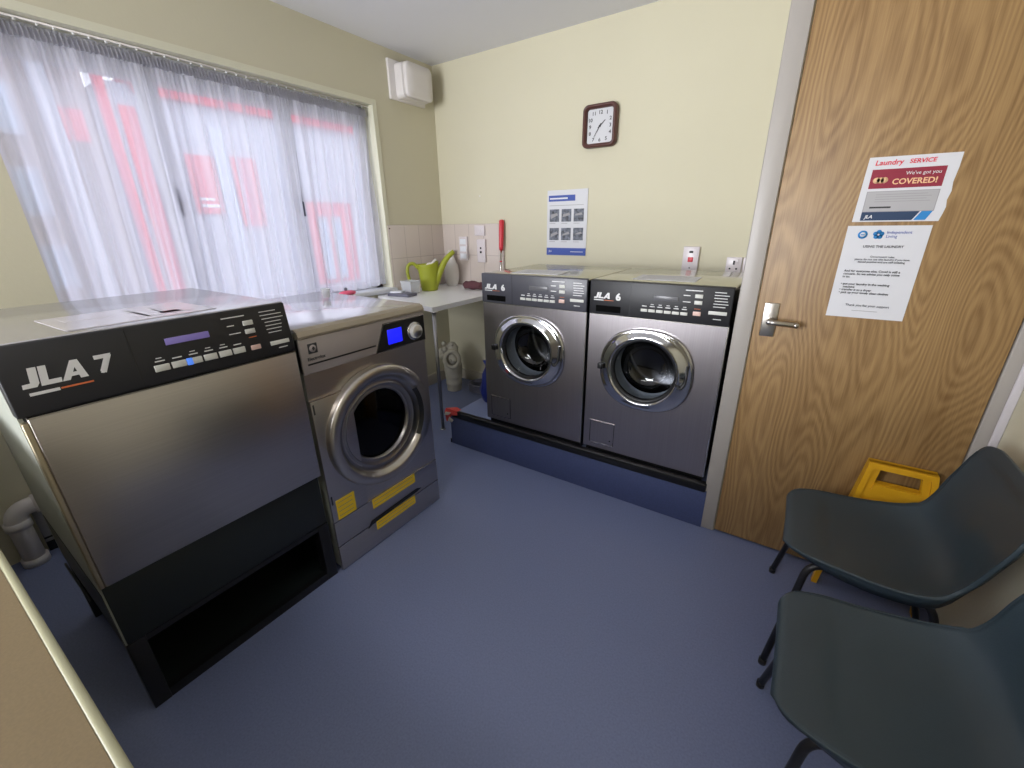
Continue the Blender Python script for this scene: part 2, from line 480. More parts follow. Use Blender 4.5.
# door frame: two jambs and head
b = B()
b.box(frame_m, 2.520, 2.586, YD, YD + .10, 0, 2.14, .004); b.box(frame_m, 3.297, XR, YD, YD + .10, 0, 2.14, .003)
b.box(frame_w, 3.330, XR, YD - .008, YD, 0, 2.14, .003)
b.box(frame_m, 2.586, 3.297, YD, YD + .10, 2.075, 2.14, .003)
b.box(frame_m, 2.586, 2.60, YD + .045, YD + .10, 0, 2.08); b.box(frame_m, 3.283, 3.297, YD + .045, YD + .10, 0, 2.08)
struct(b, 'trim_1')
# door
b = B(); b.box(wood_m, 2.590, 3.293, YD + .002, YD + .042, .012, 2.071, .002)
door = struct(b, 'door_1')
b = B()
b.box(satin_m, 2.614, 2.664, YD - .006, YD + .003, .975, 1.105, .003)
b.cyl(satin_m, (2.642, YD - .004, 1.04), (2.642, YD - .052, 1.04), .011)
b.tube(satin_m, fillet([(2.642, YD - .045, 1.04), (2.65, YD - .055, 1.04), (2.728, YD - .050, 1.036)], .01), .0105, rr=None)
b.sphere(satin_m, (2.728, YD - .050, 1.036), .0112); b.sphere(satin_m, (2.642, YD - .048, 1.04), .0125)
b.obj('door_handle', door)

# skirting boards
b = B(); b.box(skirt_m, 0, .018, -1.55, -.0, .0, .10, .004); b.box(skirt_m, 0, .018, YN, -3.6, .0, .10, .004); struct(b, 'baseboard_left')
b = B(); b.box(skirt_m, .018, .90, -.018, 0, .0, .10, .004); struct(b, 'baseboard_back')
# tile splashback
b = B(); b.box(tile_m, 0, .008, -.625, 0, .875, 1.41, .002); b.box(tile_m, .008, .665, -.008, 0, .875, 1.41, .002); struct(b, 'trim_2')
# small screw caps on walls
b = B(); b.sphere(brown_m, (.009, -.608, 1.385), .006); b.sphere(white_m, (.43, -.001, 1.62), .006); struct(b, 'trim_3')

# window frame, panes, handles, sill
b = B(); X0, X1 = -.165, -.115
def bar(y0, y1, z0, z1, a=X0, c=X1): b.box(upvc_m, a, c, y0, y1, z0, z1, .006)
bar(WY0, WY1, WZ0, WZ0 + .07); bar(WY0, WY1, WZ1 - .13, WZ1); bar(WY0, WY0 + .03, WZ0, WZ1); bar(WY1 - .07, WY1, WZ0, WZ1)
for my in (-1.915, -1.235):
    bar(my - .042, my + .042, WZ0, WZ1, X0, X1 + .01)
win = struct(b, 'window_1')
ys = [WY0 + .03, -1.957, -1.873, -1.277, -1.193, WY1 - .07]
for i in range(3):
    b = B(); b.box(pane_m, -.142, -.138, ys[2 * i], ys[2 * i + 1], WZ0 + .07, WZ1 - .13); b.obj('pane', win)
for my in (-1.915, -1.235):
    b = B(); b.box(dgrey_m, -.105, -.090, my - .014, my + .014, 1.50, 1.60, .005); b.box(dgrey_m, -.092, -.075, my - .01, my + .012, 1.47, 1.56, .005)
    b.obj('window_handle', win)
b = B(); b.box(upvc_m, -.115, .035, WY0 - .02, WY1 + .02, WZ0 - .022, WZ0 + .012, .008); b.obj('window_sill', win)

# raised platform
p = thing('raised_platform', 'low blue vinyl platform with a black edge strip under the two washing machines', 'platform', (.925, YD, 0))
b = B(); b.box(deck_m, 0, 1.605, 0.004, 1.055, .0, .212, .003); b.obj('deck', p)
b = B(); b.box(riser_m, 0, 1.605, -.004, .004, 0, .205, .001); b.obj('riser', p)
b = B(); b.box(black_m, 0.02, 1.60, -.012, .022, .200, .246, .006); b.obj('edge_strip', p, label='glossy black strip')
b = B(); b.box(black_m, -.012, 0.0, -.006, .03, 0, .03, .002); b.obj('corner_foot', p)

# ------------------------------------------------------------------ washing machines
def circle(cx, cz, r, y, n=64):
    return [(cx + r * math.cos(2 * PI * i / n), y, cz + r * math.sin(2 * PI * i / n)) for i in range(n)]


def squircle(cx, cz, rx, rz, y, n=64, e=2.5, sk=0.0):
    o = []
    for i in range(n):
        a = 2 * PI * i / n; c, s = math.cos(a), math.sin(a)
        x = math.copysign(abs(c) ** (2 / e), c) * rx; z = math.copysign(abs(s) ** (2 / e), s) * rz
        o.append((cx + x + sk * z, y, cz + z))
    return o


def rect_ring(cx, cz, x0, x1, z0, z1, y, n=64):
    o = []
    for i in range(n):
        a = 2 * PI * i / n; c, s = math.cos(a), math.sin(a)
        t = 1e9
        if c > 1e-9: t = min(t, (x1 - cx) / c)
        if c < -1e-9: t = min(t, (x0 - cx) / c)
        if s > 1e-9: t = min(t, (z1 - cz) / s)
        if s < -1e-9: t = min(t, (z0 - cz) / s)
        o.append((cx + c * t, y, cz + s * t))
    return o


def plate_hole(b, m, cx, cz, r, x0, x1, z0, z1, y):
    n = 64; rings = [rect_ring(cx, cz, x0, x1, z0, z1, y, n), circle(cx, cz, r, y, n)]
    b.loft(m, rings, smooth=False)
    # fill the four corners
    k = b.mi(m)
    ang = sorted((math.atan2(Z - cz, X - cx) % (2 * PI), X, Z) for X in (x0, x1) for Z in (z0, z1))
    for a, X, Z in ang:
        i = int(a / (2 * PI / n)); P = rings[0]
        f = b.bm.faces.new([b.bm.verts.new(q) for q in (P[i], (X, y, Z), P[(i + 1) % n])]); f.material_index = k


def controls(host, t, w, z0, z1, y, pm, lm, small=1.0):
    """buttons, display and print on a front control panel of width w; y is the panel's face"""
    H = z1 - z0
    b = B(); b.box(lm, w * .49, w * .66, y - .003, y + .002, z0 + H * .55, z0 + H * .68, .001); b.obj('display', t)
    for i in range(6):
        x = w * .405 + i * w * .0555
        b = B(); b.box(btn_m, x, x + w * .047, y - .004, y + .002, z0 + H * .20, z0 + H * .28, .0012); b.obj('button', t)
    b = B(); b.box(btnp_m, w * .765, w * .815, y - .004, y + .002, z0 + H * .22, z0 + H * .33, .0012); b.obj('button', t, label='pink button')
    for k in range(2):
        b = B(); b.box(btn_m, w * .765, w * .815, y - .004, y + .002, z0 + H * (.52 + .17 * k), z0 + H * (.62 + .17 * k), .0012); b.obj('button', t)
    b = B(); b.box(btn_m, w * .862, w * .975, y - .003, y + .002, z0 + H * .29, z0 + H * .38, .001); b.obj('button', t, label='wide pale strip')
    b = B()   # small print as thin raised bars
    def ln(x0, x1, zc, h=.0028): b.box(txt_m, w * x0, w * x1, y - .0014, y + .001, z0 + H * zc - h / 2, z0 + H * zc + h / 2)
    for i in range(6):
        x = .41 + i * .0555
        ln(x + .002, x + .036, .36, .004)
        if i: ln(x + .008, x + .030, .42, .003)
    ln(.70, .81, .88, .004); ln(.69, .735, .74, .004); ln(.69, .74, .57, .004)
    for k, (a, c) in enumerate(((.885, .955), (.885, .975), (.885, .965), (.89, .97), (.885, .975), (.885, .96))):
        ln(a, c, .87 - k * .075, .003)
    ln(.895, .945, .17, .003)
    b.box(txto_m, w * .77, w * .81, y - .0014, y + .001, z0 + H * .40 - .001, z0 + H * .40 + .001)
    absorb(host, b.obj('small_print', t))


def fat(b, s_, x, y, z, h, shear, sx):
    k = h * .036
    for i, (dx, dz) in enumerate(((-1, -1), (1, -1), (1, 1), (-1, 1), (0, 0))):
        b.text(txt_m, s_, x + dx * k, y - .00012 * i, z + dz * k, h, shear=shear, sx=sx, space=1.0)


def jla(b, m, x, y, z, h, shear=0.0, wx=1.0):
    # heavy block capitals drawn as outlines (unit height 1)
    G = {'J': [[(.30, 1), (.62, 1), (.62, .18), (.52, .0), (.0, .0), (.0, .22), (.30, .24)]],
         'L': [[(0, 1), (.30, 1), (.30, .24), (.78, .24), (.78, 0), (0, 0)]],
         'A': [[(.0, 0), (.42, 1), (.66, 1), (.60, .72), (.30, 0)], [(.42, 1), (.72, 1), (1.04, 0), (.72, 0), (.52, .80)], [(.28, .18), (.82, .18), (.76, .38), (.36, .38)]]}
    cx = x
    for ch, adv in (('J', .68), ('L', .80), ('A', 1.0)):
        for k, poly in enumerate(G[ch]):
            b.loft(m, [[(cx + (px * wx + shear * pz) * h, y + dy - .0001 * k, z + pz * h) for px, pz in poly] for dy in (.0, .0016)], True, True, True, smooth=False)
        cx += adv * wx * h


def logo(t, txt, num, x, z, h, y, gap):
    b = B()
    jla(b, txt_m, x, y - .0012, z, h * .82, .28, 1.12)
    fat(b, num, x + gap, y - .0012, z - h * .08, h * 1.3, 0, 1.1)
    b.box(txt_m, x, x + gap * .45, y - .0014, y + .001, z - h * .28, z - h * .16)
    b.box(txto_m, x + gap * .48, x + gap * .90, y - .0014, y + .001, z - h * .26, z - h * .19)
    b.obj('lettering', t)


def washer(x0, label, pmat, tint, wide=1.0):
    w, zb, zp, zt = .622, .048, .778, .936       # heights above the deck
    t = thing('washing_machine', label, 'washing machine', (x0, YD + .022, .213), 0, 'washing machines on the platform')
    cx, cz, r = .290, .526, .165
    t.scale = (wide, 1, 1)
    b = B(); plate_hole(b, steeld_m, cx, cz, r, 0, w, zb, zp - .004, 0)
    b.box(blackm_m, 0.0, w, .012, .60, zb, zt - .012)if False else None
    k = .63
    b.box(panel_m, 0, .004, .002, k, zb, zt - .01); b.box(panel_m, w - .004, w, .002, k, zb, zt - .01)
    b.box(panel_m, .004, w - .004, k - .004, k, zb, zt - .01); b.box(blackm_m, .004, w - .004, .004, k, zb, zb + .004)
    b.box(trim_m, w - .004, w + .001, -.002, .004, zb, zp - .004); b.box(trim_m, 0, w, -.001, .003, zp - .005, zp - .002)
    b.obj('body', t)
    b = B(); b.box(wtop_m, -.002, w + .002, .004, k + .002, zt - .012, zt, .003); b.obj('lid', t, label='greenish grey metal top')
    b = B(); b.box(black_m, .01, w - .01, .02, k - .02, .004, zb)
    for fx in (.06, w - .06):
        for fy in (.06, k - .06): b.cyl(black_m, (fx, fy, 0), (fx, fy, .01), .02)
    b.obj('plinth', t)
    b = B(); y = -.010
    b.box(pmat, 0, w, y, .03, zp, zt + .001, .004); b.box(black_m, .198, .200, y - .0006, y, zp + .002, zt - .002)
    host = b.obj('control_panel', t)
    b = B(); b.box(slot_m, .035, .157, y - .002, y + .002, zp + .012, zp + .042, .003); b.obj('detergent_slot', t)
    controls(host, t, w, zp, zt, y, pmat, lcdg_m)
    logo(t, 'JLA', '6', .022, zp + .075, .034, y, .108)
    # service flap, lower left
    b = B()
    for q in ((.035, .170, .205, .208), (.035, .170, .075, .078)): b.box(trim_m, q[0], q[1], -.003, 0, q[2], q[3])
    for q in ((.035, .0375), (.1675, .170)): b.box(panel_m, q[0], q[1], -.002, 0, .078, .205)
    b.box(steeld_m, .039, .166, -.0015, 0, .079, .204); b.cyl(black_m, (.15, 0, .105), (.15, -.003, .105), .004)
    b.obj('service_flap', t)
    # door: chrome bezel, rubber, glass bowl, drum
    b = B(); n = 64
    b.loft(chrome_m, [squircle(cx + .004, cz, .220, .203, 0, e=2.35), squircle(cx + .004, cz, .220, .203, -.010, e=2.35),
                      squircle(cx + .004, cz, .214, .197, -.017, e=2.35), squircle(cx + .003, cz, .208, .192, -.016, e=2.3), squircle(cx + .002, cz, .194, .182, -.022, e=2.15),
                      circle(cx, cz, .172, -.033), circle(cx, cz, .165, -.036), circle(cx, cz, .159, -.034), circle(cx, cz, .155, -.015)])
    ring = b.obj('door_ring', t, label='chrome door ring')
    b = B(); b.loft(black_m, [circle(cx, cz, .1555, -.018), circle(cx, cz, .146, -.020), circle(cx, cz, .142, .002)])
    b.obj('seal', ring)
    b = B(); b.tube(black_m, fillet([(cx + .150, -.026, cz - .02), (cx + .182, -.040, cz - .05), (cx + .198, -.028, cz - .02), (cx + .20, -.024, cz + .06)], .02), .006); b.obj('door_latch', ring)
    b = B(); b.box(black_m, cx - .222, cx - .196, -.034, -.004, cz - .018, cz + .012, .004); b.obj('hinge', ring)
    b = B(); b.loft(port_m, [circle(cx, cz, .143, -.010), circle(cx, cz, .136, .02), circle(cx, cz, .118, .070), circle(cx, cz - .01, .09, .095), circle(cx, cz - .015, .05, .103), circle(cx, cz - .015, .004, .104)], cap1=True)
    b.obj('glass_bowl', ring)
    b = B(); b.loft(gasket_m, [circle(cx, cz, .165, .0), circle(cx, cz, .160, .03), circle(cx, cz, .172, .045), circle(cx, cz, .150, .062), circle(cx, cz, .168, .078), circle(cx, cz, .148, .10)])
    b.obj('gasket', t)
    b = B()
    b.loft(drum_m, [circle(cx, cz, .148, .10), circle(cx, cz, .22, .115), circle(cx, cz, .235, .16), circle(cx, cz, .235, .40), circle(cx, cz, .20, .43), circle(cx, cz, .05, .42), circle(cx, cz, .003, .41)])
    for q in range(3):
        a = q * 2 * PI / 3 + tint
        p0 = Vector((cx + .215 * math.cos(a), .14, cz + .215 * math.sin(a))); p1 = p0 + Vector((0, .27, 0))
        b.tube(drum_m, [p0, p1], .035, seg=8)
    b.obj('drum', t)
    return t


washer(1.222, 'steel washing machine on the platform, left one beside the white shelf', panel2_m, .4, 1.033)
washer(1.880, 'steel washing machine on the platform, right one next to the oak door frame', panel_m, 1.1)

# ------------------------------------------------------------------ big dryer, left foreground (front faces +x)
t = thing('tumble_dryer', 'wide steel tumble dryer in the left foreground on a black open stand', 'tumble dryer', (1.284, -2.862, 0), PI / 2)
w = .652; D = .70
b = B()
b.box(side_m, 0, .008, .01, D, .27, 1.155); b.box(side_m, w - .008, w, .01, D, .27, 1.155); b.box(side_m, 0, w, D - .008, D, .27, 1.155)
b.box(lower_m, .008, w - .008, .01, D, .27, .28); b.box(lower_m, .004, w - .004, .002, .012, .275, .515, .002)
b.box(lower_m, .008, w - .008, .012, .02, .50, 1.155)
b.box(lower_m, -.001, .0, .012, .66, .27, .46)
b.obj('body', t)
b = B(); b.box(top_m, -.003, w + .003, .012, D + .002, 1.155, 1.170, .003); b.obj('top', t, label='pale grey metal top')
b = B(); b.box(steel_m, .012, w - .001, -.020, .002, .500, 1.000, .003); b.box(tan_m, 0.0, .012, -.019, .002, .500, .992, .003)
b.box(trim_m, .012, w - .001, -.021, 0, 1.000, 1.003); b.obj('door_panel', t, label='brushed steel front door with pale gold edge')
# control panel, leaning back slightly
pa = B()
pts0 = [(0, 0, 1.005), (w, 0, 1.005), (w, .022, 1.169), (0, .022, 1.169)]
tilt = Matrix.Translation((0, -.020, 1.006)) @ Matrix.Rotation(-.12, 4, 'X') @ Matrix.Translation((0, 0, 0))
pan = thing('panel_axis', '', '')  # replaced below by a mesh parent
bpy.data.objects.remove(pan)
pa.box(panel_m, -.002, w + .002, 0, .05, 0, .164, .004); pa.box(black_m, .230, .232, -.0008, 0, .004, .160)
panel = pa.obj('control_panel', t); panel.matrix_local = tilt
H = .164
b = B(); b.box(lcd_m, w * .47, w * .635, -.003, .002, H * .60, H * .71, .001); b.obj('display', panel)
for i in range(6):
    x = w * .405 + i * w * .061
    b = B(); b.box(btn_m, x, x + w * .053, -.004, .002, H * .20, H * .31, .0015)
    if i == 2: b.box(btnb_m, x - .004, x + w * .016, -.0045, .002, H * .195, H * .315, .0015)
    b.obj('button', panel)
b = B(); b.box(btnp_m, w * .79, w * .835, -.004, .002, H * .20, H * .29, .0015); b.obj('button', panel, label='pink button')
for k in range(2):
    b = B(); b.box(btn_m, w * .785, w * .83, -.004, .002, H * (.52 + .16 * k), H * (.61 + .16 * k), .0015); b.obj('button', panel)
b = B(); b.box(btn_m, w * .885, w * .98, -.003, .002, H * .20, H * .28, .001); b.obj('button', panel, label='wide pale strip')
b = B()
def ln(x0, x1, zc, h=.003): b.box(txt_m, w * x0, w * x1, -.0014, .001, H * zc - h / 2, H * zc + h / 2)
for i in range(6):
    x = .408 + i * .061; ln(x + .006, x + .040, .37, .003)
    if i in (0, 2, 3, 4): ln(x + .012, x + .032, .42, .0022)
ln(.70, .80, .87, .003); ln(.715, .745, .72, .003); ln(.715, .765, .57, .003)
for k, (a, c) in enumerate(((.87, .95), (.87, .975), (.875, .98), (.885, .965), (.885, .965), (.885, .96), (.89, .955))): ln(a, c, (.88 - k * .07), .0024)
ln(.92, .965, .13, .003); b.box(txto_m, w * .795, w * .83, -.0014, .001, H * .44, H * .455)
absorb(panel, b.obj('small_print'))
b = B()
jla(b, txt_m, .026, -.0014, .062, .045, .12, .98)
fat(b, '7', .156, -.0014, .064, .060, 0, 1.1)
b.box(txt_m, .032, .082, -.0014, .001, .044, .051); b.box(txto_m, .084, .142, -.0014, .001, .046, .050)
b.obj('lettering', panel)
# stand
b = B(); k = .60
for x0, x1 in ((0.0, .045), (w - .045, w)): b.box(black_m, x0, x1, .004, .05, 0, .27, .002); b.box(black_m, x0, x1, k, k + .04, 0, .27, .002)
b.box(black_m, .045, w - .045, .006, .05, .25, .27); b.box(black_m, .045, w - .045, .006, .03, 0, .035)
b.box(black_m, .02, .03, .06, k, 0, .27); b.box(black_m, w - .015, w - .005, .06, k, 0, .27); b.box(black_m, .02, w - .005, k + .03, k + .04, 0, .27)
b.box(lower_m, .03, w - .015, .045, k, .012, .02)
b.obj('stand', t, label='black open base')
b = B(); b.box(blackm_m, -.008, -.002, .35, .66, .225, .245, .002); b.obj('side_rail', t)

# ------------------------------------------------------------------ second dryer with round door (front faces +x)
t = thing('tumble_dryer', 'silver tumble dryer with a round dark porthole and yellow stickers', 'tumble dryer', (1.284, -2.190, 0), PI / 2)
w = .608; D = .78; cx, cz = .298, .588
b = B(); plate_hole(b, steel_m, cx, cz, .20, 0, w, .252, .902, 0)
b.box(side_m, 0, .006, .002, D, .02, 1.035); b.box(side_m, w - .006, w, .002, D, .02, 1.035); b.box(side_m, .006, w - .006, D - .006, D, .02, 1.035)
b.box(black_m, .01, w - .01, .01, D, 0, .02)
b.obj('body', t)
b = B()
prof = [(-.002, -.014), (-.002, -.002), (0, 0)]
b.box(lidtop_m, 0, w, .012, D, 1.052, 1.068, .002)
b.loft(lid_m, [[(x, .012, 1.068), (x, -.006, 1.060), (x, -.014, 1.044), (x, -.012, 1.036), (x, .012, 1.036)] for x in (0, w)], True, True, True, smooth=False)
b.box(lid_m, 0, w, .012, D, 1.036, 1.052)
b.obj('lid', t, label='beige edged lid with pale grey top')
b = B(); b.box(taupe_m, 0, w, -.008, .02, .902, 1.034, .003); b.obj('control_panel', t)
b = B()
# dark display insert with slanted left edge, and the dark slit running left from it
def prism(bb, m, pts, y0, y1):
    bb.loft(m, [[(x, y0, z) for x, z in pts], [(x, y1, z) for x, z in pts]], True, True, True, smooth=False)
prism(b, black_m, [(.322, .905), (.602, .905), (.602, 1.016), (.372, 1.016)], -.012, -.006)
prism(b, trim_m, [(.316, .901), (.606, .901), (.606, 1.020), (.368, 1.020)], -.0095, -.006)
prism(b, black_m, [(.02, .934), (.325, .934), (.320, .940), (.02, .940)], -.0095, -.006)
b.obj('display_insert', t)
b = B(); b.box(bluelcd_m, .385, .465, -.0135, -.008, .926, .990, .002); b.obj('display', t, label='lit blue display')
b = B(); b.cyl(trim_m, (.535, -.010, .957), (.535, -.020, .957), .041); b.cyl(btn_m, (.535, -.020, .957), (.535, -.036, .957), .031); b.cyl(satin_m, (.535, -.036, .957), (.535, -.038, .957), .026); b.obj('knob', t)
b = B()
b.box(txtk_m, .030, .066, -.0095, -.006, .975, 1.012, .001); b.cyl(taupe_m, (.048, -.0085, .9935), (.048, -.0102, .9935), .0135)
prism(b, txtk_m, [(.050, .985), (.056, .993), (.050, 1.002), (.044, .993)], -.0112, -.009)
b.text(txtk_m, 'Electrolux', .022, -.0088, .951, .017, bold=.0002)
b.obj('lettering', t)
b = B(); b.box(steel_m, -.002, w * .28, -.010, .001, .256, .800, .002); b.box(trim_m, -.002, w * .28, -.011, .001, .798, .802)
b.box(rubber_m, .004, .010, -.0115, -.009, .745, .785); b.box(rubber_m, .004, .010, -.0115, -.009, .34, .38)
b.obj('hinge_plate', t)
# round door
b = B(); c1 = lambda r, y, q=0: circle(cx, cz, r, y)
b.loft(satin_m, [c1(.270, -.002), c1(.270, -.030), c1(.266, -.038), c1(.256, -.043), c1(.232, -.043), c1(.226, -.039), c1(.214, -.020)])
ring = b.obj('door_ring', t, label='satin metal door ring')
b = B(); b.loft(satind_m, [c1(.214, -.020), c1(.196, -.008), c1(.188, -.014), c1(.182, -.014), c1(.172, .0), c1(.166, -.006), c1(.159, -.004), c1(.155, .016)]); b.obj('inner_ring', ring)
b = B(); b.loft(rubber_m, [c1(.2005, -.0), c1(.18, .03), c1(.156, .016)]); b.obj('seal', ring)
b = B(); b.loft(smoke_m, [c1(.157, .012), c1(.12, .004), c1(.06, -.002), c1(.002, -.003)]); b.obj('porthole_glass', ring)
# grip recess on the right of the ring
b = B(); prof = []
for i in range(15):
    a = math.radians(-34 + i * 66 / 14); prof.append((a,))
b.loft(black_m, [[(cx + .222 * math.cos(a[0]), -.0455, cz + .222 * math.sin(a[0])), (cx + .206 * math.cos(a[0]), -.030, cz + .206 * math.sin(a[0]))] for a in prof], close=False)
b.loft(satin_m, [[(cx + .2225 * math.cos(a[0]), -.044, cz + .2225 * math.sin(a[0])), (cx + .262 * math.cos(a[0]), -.047, cz + .262 * math.sin(a[0])), (cx + .271 * math.cos(a[0]), -.030, cz + .271 * math.sin(a[0]))] for a in prof], close=False)
b.obj('door_grip', ring)
b = B(); b.loft(drum_m, [c1(.20, .01), c1(.24, .04), c1(.24, .50), c1(.01, .52)]); b.obj('drum', t)
b = B(); b.box(steel_m, .0, w, -.006, .01, .128, .249, .002); b.box(trim_m, 0, w, -.0068, 0, .248, .2515)
prism(b, black_m, [(.150, .118), (.175, .148), (.455, .158), (.485, .146), (.455, .140), (.18, .128)], -.0085, -.005)
b.obj('drawer', t)
b = B(); b.box(steel_m, .0, w, -.006, .01, .004, .124, .002); b.box(trim_m, 0, w, -.0068, 0, .123, .1265); b.obj('kick_plate', t)
for q in ((.020, .108, .258, .350, 4), (.192, .450, .200, .250, 2), (.196, .438, .082, .128, 2)):
    b = B(); yb = -.0105 if q[4] == 4 else -.0062
    b.box(yellow_m, q[0], q[1], yb - .0012, yb, q[2], q[3])
    for i in range(q[4]):
        z = q[2] + (q[3] - q[2]) * (i + .7) / (q[4] + .4)
        b.box(lid_m, q[0] + .008, q[1] - .012, yb - .0016, yb, z, z + .003)
    b.obj('sticker', t, label='yellow warning sticker')

# ------------------------------------------------------------------ white shelf in the corner
t = thing('corner_shelf', 'white laminate shelf on a thin chrome leg in the tiled corner', 'shelf', (0, 0, 0))
b = B(); zt = .902; zb = .870
P = [(.009, -.80), (.55, -.925), (.745, -.972), (.752, -.962), (.752, -.009), (.009, -.009)]
b.loft(shelf_m, [[(x, y, zb) for x, y in P], [(x, y, zt) for x, y in P]], True, True, True, smooth=False); b.obj('board', t)
b = B(); b.cyl(satind_m, (.735, -.945, 0.004), (.735, -.945, zb), .0125); b.cyl(chrome_m, (.735, -.945, 0), (.735, -.945, .006), .019); b.cyl(chrome_m, (.735, -.945, zb - .006), (.735, -.945, zb), .026); b.obj('leg', t)

# ------------------------------------------------------------------ things on the shelf
ZS = zt
t = thing('watering_can', 'lime green plastic watering can on the white shelf', 'watering can', (.185, -.405, ZS), math.radians(45))
t.scale = (1.05, 1.05, 1.05)
rz = math.radians(0)
b = B(); rings = []
for r, h in ((.060, 0), (.064, .01), (.072, .10), (.080, .185), (.084, .20), (.081, .20), (.076, .18), (.060, .02), (.002, .015)):
    rings.append([(r * 1.0 * math.cos(2 * PI * i / 32), r * .8 * math.sin(2 * PI * i / 32), h + max(0, r * math.cos(2 * PI * i / 32)) * .25 * (h / .2)) for i in range(32)])
b.loft(lime_m, rings, True, True, False); b.obj('body', t)
b = B(); pts = smooth_path([(.035, 0, .035), (.068, 0, .10), (.100, 0, .165), (.145, 0, .235), (.205, 0, .288)], 6)
b.tube(lime_m, pts, .02, rr=[.034 - .018 * i / (len(pts) - 1) for i in range(len(pts))]); b.obj('spout', t)
b = B(); b.tube(lime_m, smooth_path([(-.070, 0, .165), (-.110, 0, .205), (-.150, 0, .190), (-.158, 0, .13), (-.140, 0, .05)], 6), .013); b.obj('handle', t)
b = B(); b.sphere(white_m, (.03, 0, .20), .022, (1.4, .8, 1)); b.tube(cream_c, [(.02, 0, .19), (.08, -.01, .245)], .010); o = b.obj('sponge', None); o.location = (.175, -.415, ZS); o.rotation_euler = (0, 0, math.radians(45))
tag(o, 'pale sponge poking out of the lime green watering can', 'sponge')

b = B(); b.lathe(cream_c, [(.002, 0), (.045, 0), (.052, .01), (.066, .06), (.070, .11), (.062, .17), (.040, .215), (.028, .25), (.026, .285), (.020, .30), (.015, .29), (.012, .20)], (.15, -.085, ZS), 28, sc=(1, .9))
tag(b.obj('vase'), 'tall white textured ceramic vase in the tiled corner behind the watering can', 'vase')

b = B(); x0, y0 = .185, -.615
b.loft(clear_m, [[(x0 + sx * q, y0 + sy * q * .9, ZS + h) for sx, sy in ((-1, -1), (1, -1), (1, 1), (-1, 1))] for q, h in ((.002, .003), (.045, .003), (.047, .008), (.056, .095), (.060, .098), (.060, .101), (.053, .098), (.043, .008))], True, False, False, smooth=False)
tag(b.obj('plastic_tub'), 'clear frosted plastic tub on the white shelf beside the window', 'tub')
b = B(); b.box(dgrey_m, .10, .30, -.775, -.665, ZS, ZS + .022, .005, rot=Matrix.Rotation(.15, 4, 'Z')); b.box(upvc_m, .11, .20, -.765, -.69, ZS + .022, ZS + .034, .003, rot=Matrix.Rotation(.5, 4, 'Z'))
tag(b.obj('notebook'), 'dark grey notebook lying flat at the near end of the white shelf', 'notebook')
# rolled plum cloth
b = B(); rings = []
for i in range(12):
    x = .40 + i * .016; k = .035 * (1 - .25 * abs(i - 4) / 8)
    rings.append([(x, -.20 + (k + .006 * math.sin(3 * a + i)) * math.cos(a) * 1.25, ZS + .034 + (k + .004 * math.sin(2 * a + i)) * math.sin(a)) for a in [2 * PI * j / 16 for j in range(16)]])
rin = [[(p[0] + .02 * j, -.20 + (p[1] + .20) * (.65 - .2 * j), ZS + .034 + (p[2] - ZS - .034) * (.65 - .2 * j)) for p in rings[0]] for j in range(3)]
b.loft(plum_m, rings, True, False, True); b.loft(plum_m, [rings[0], rin[0]]); b.loft(rubber_m, rin[::-1], True, True, False)
tag(b.obj('rolled_cloth'), 'rolled plum brown cloth on the white shelf next to the left washing machine', 'cloth')
# red handled pole leaning on the wall
t = thing('red_handled_tool', 'thin metal tool with a red grip leaning upright against the tiled wall', 'tool', (.665, -.075, ZS))
b = B(); top = Vector((-.008, .050, .535)); bot = Vector((0, 0, 0))
b.cyl(trim_m, bot, bot.lerp(top, .60), .008); b.cyl(redg_m, bot.lerp(top, .40), bot.lerp(top, .42), .010); b.obj('rod', t)
b = B(); a = bot.lerp(top, .57); b.tube(redg_m, [a, a.lerp(top, .1), a.lerp(top, .5), a.lerp(top, .95), top], .018, rr=[.014, .017, .019, .021, .016], seg=16); b.obj('grip', t)

# sockets and switches on the tiled corner and the back wall
def wallplate(name, label, cat, x0, x1, z0, z1, extra, y=-.008, d=.014, group=None):
    t = thing(name, label, cat, (x0, y, z0), 0, group)
    b = B(); b.box(socket_m, 0, x1 - x0, -d, 0, 0, z1 - z0, .003); b.obj('plate', t)
    for (m, nm, a0, a1, c0, c1) in extra:
        b = B(); b.box(m, (x1 - x0) * a0, (x1 - x0) * a1, -d - .004, -d + .001, (z1 - z0) * c0, (z1 - z0) * c1, .0015); b.obj(nm, t)
    return t
wallplate('fused_spur', 'tall white outlet plate on the tiles nearest the corner', 'wall outlet', .205, .293, 1.115, 1.310,
          [(upvc_m, 'cover', .14, .86, .08, .30), (upvc_m, 'cover', .14, .86, .38, .60), (upvc_m, 'cover', .14, .86, .68, .90)], d=.022)
wallplate('fused_spur', 'white wall plate with two dark dots on the tiles, below the small switch', 'wall outlet', .400, .485, 1.105, 1.290,
          [(rubber_m, 'dot', .40, .56, .58, .66), (rubber_m, 'dot', .38, .58, .40, .49)], d=.022)
wallplate('light_switch', 'small white wall plate at the top edge of the tiles', 'switch', .375, .478, 1.318, 1.398, [(socket_m, 'rocker', .35, .65, .3, .7)], d=.016)
wallplate('cooker_switch', 'white tall switch plate with a red rocker above the right washing machine', 'switch', 2.062, 2.158, 1.095, 1.255,
          [(rubber_m, 'indicator', .38, .62, .76, .84), (redg_m, 'rocker', .34, .66, .42, .60), (rubber_m, 'screw', .46, .54, .17, .21)], y=0, d=.022)
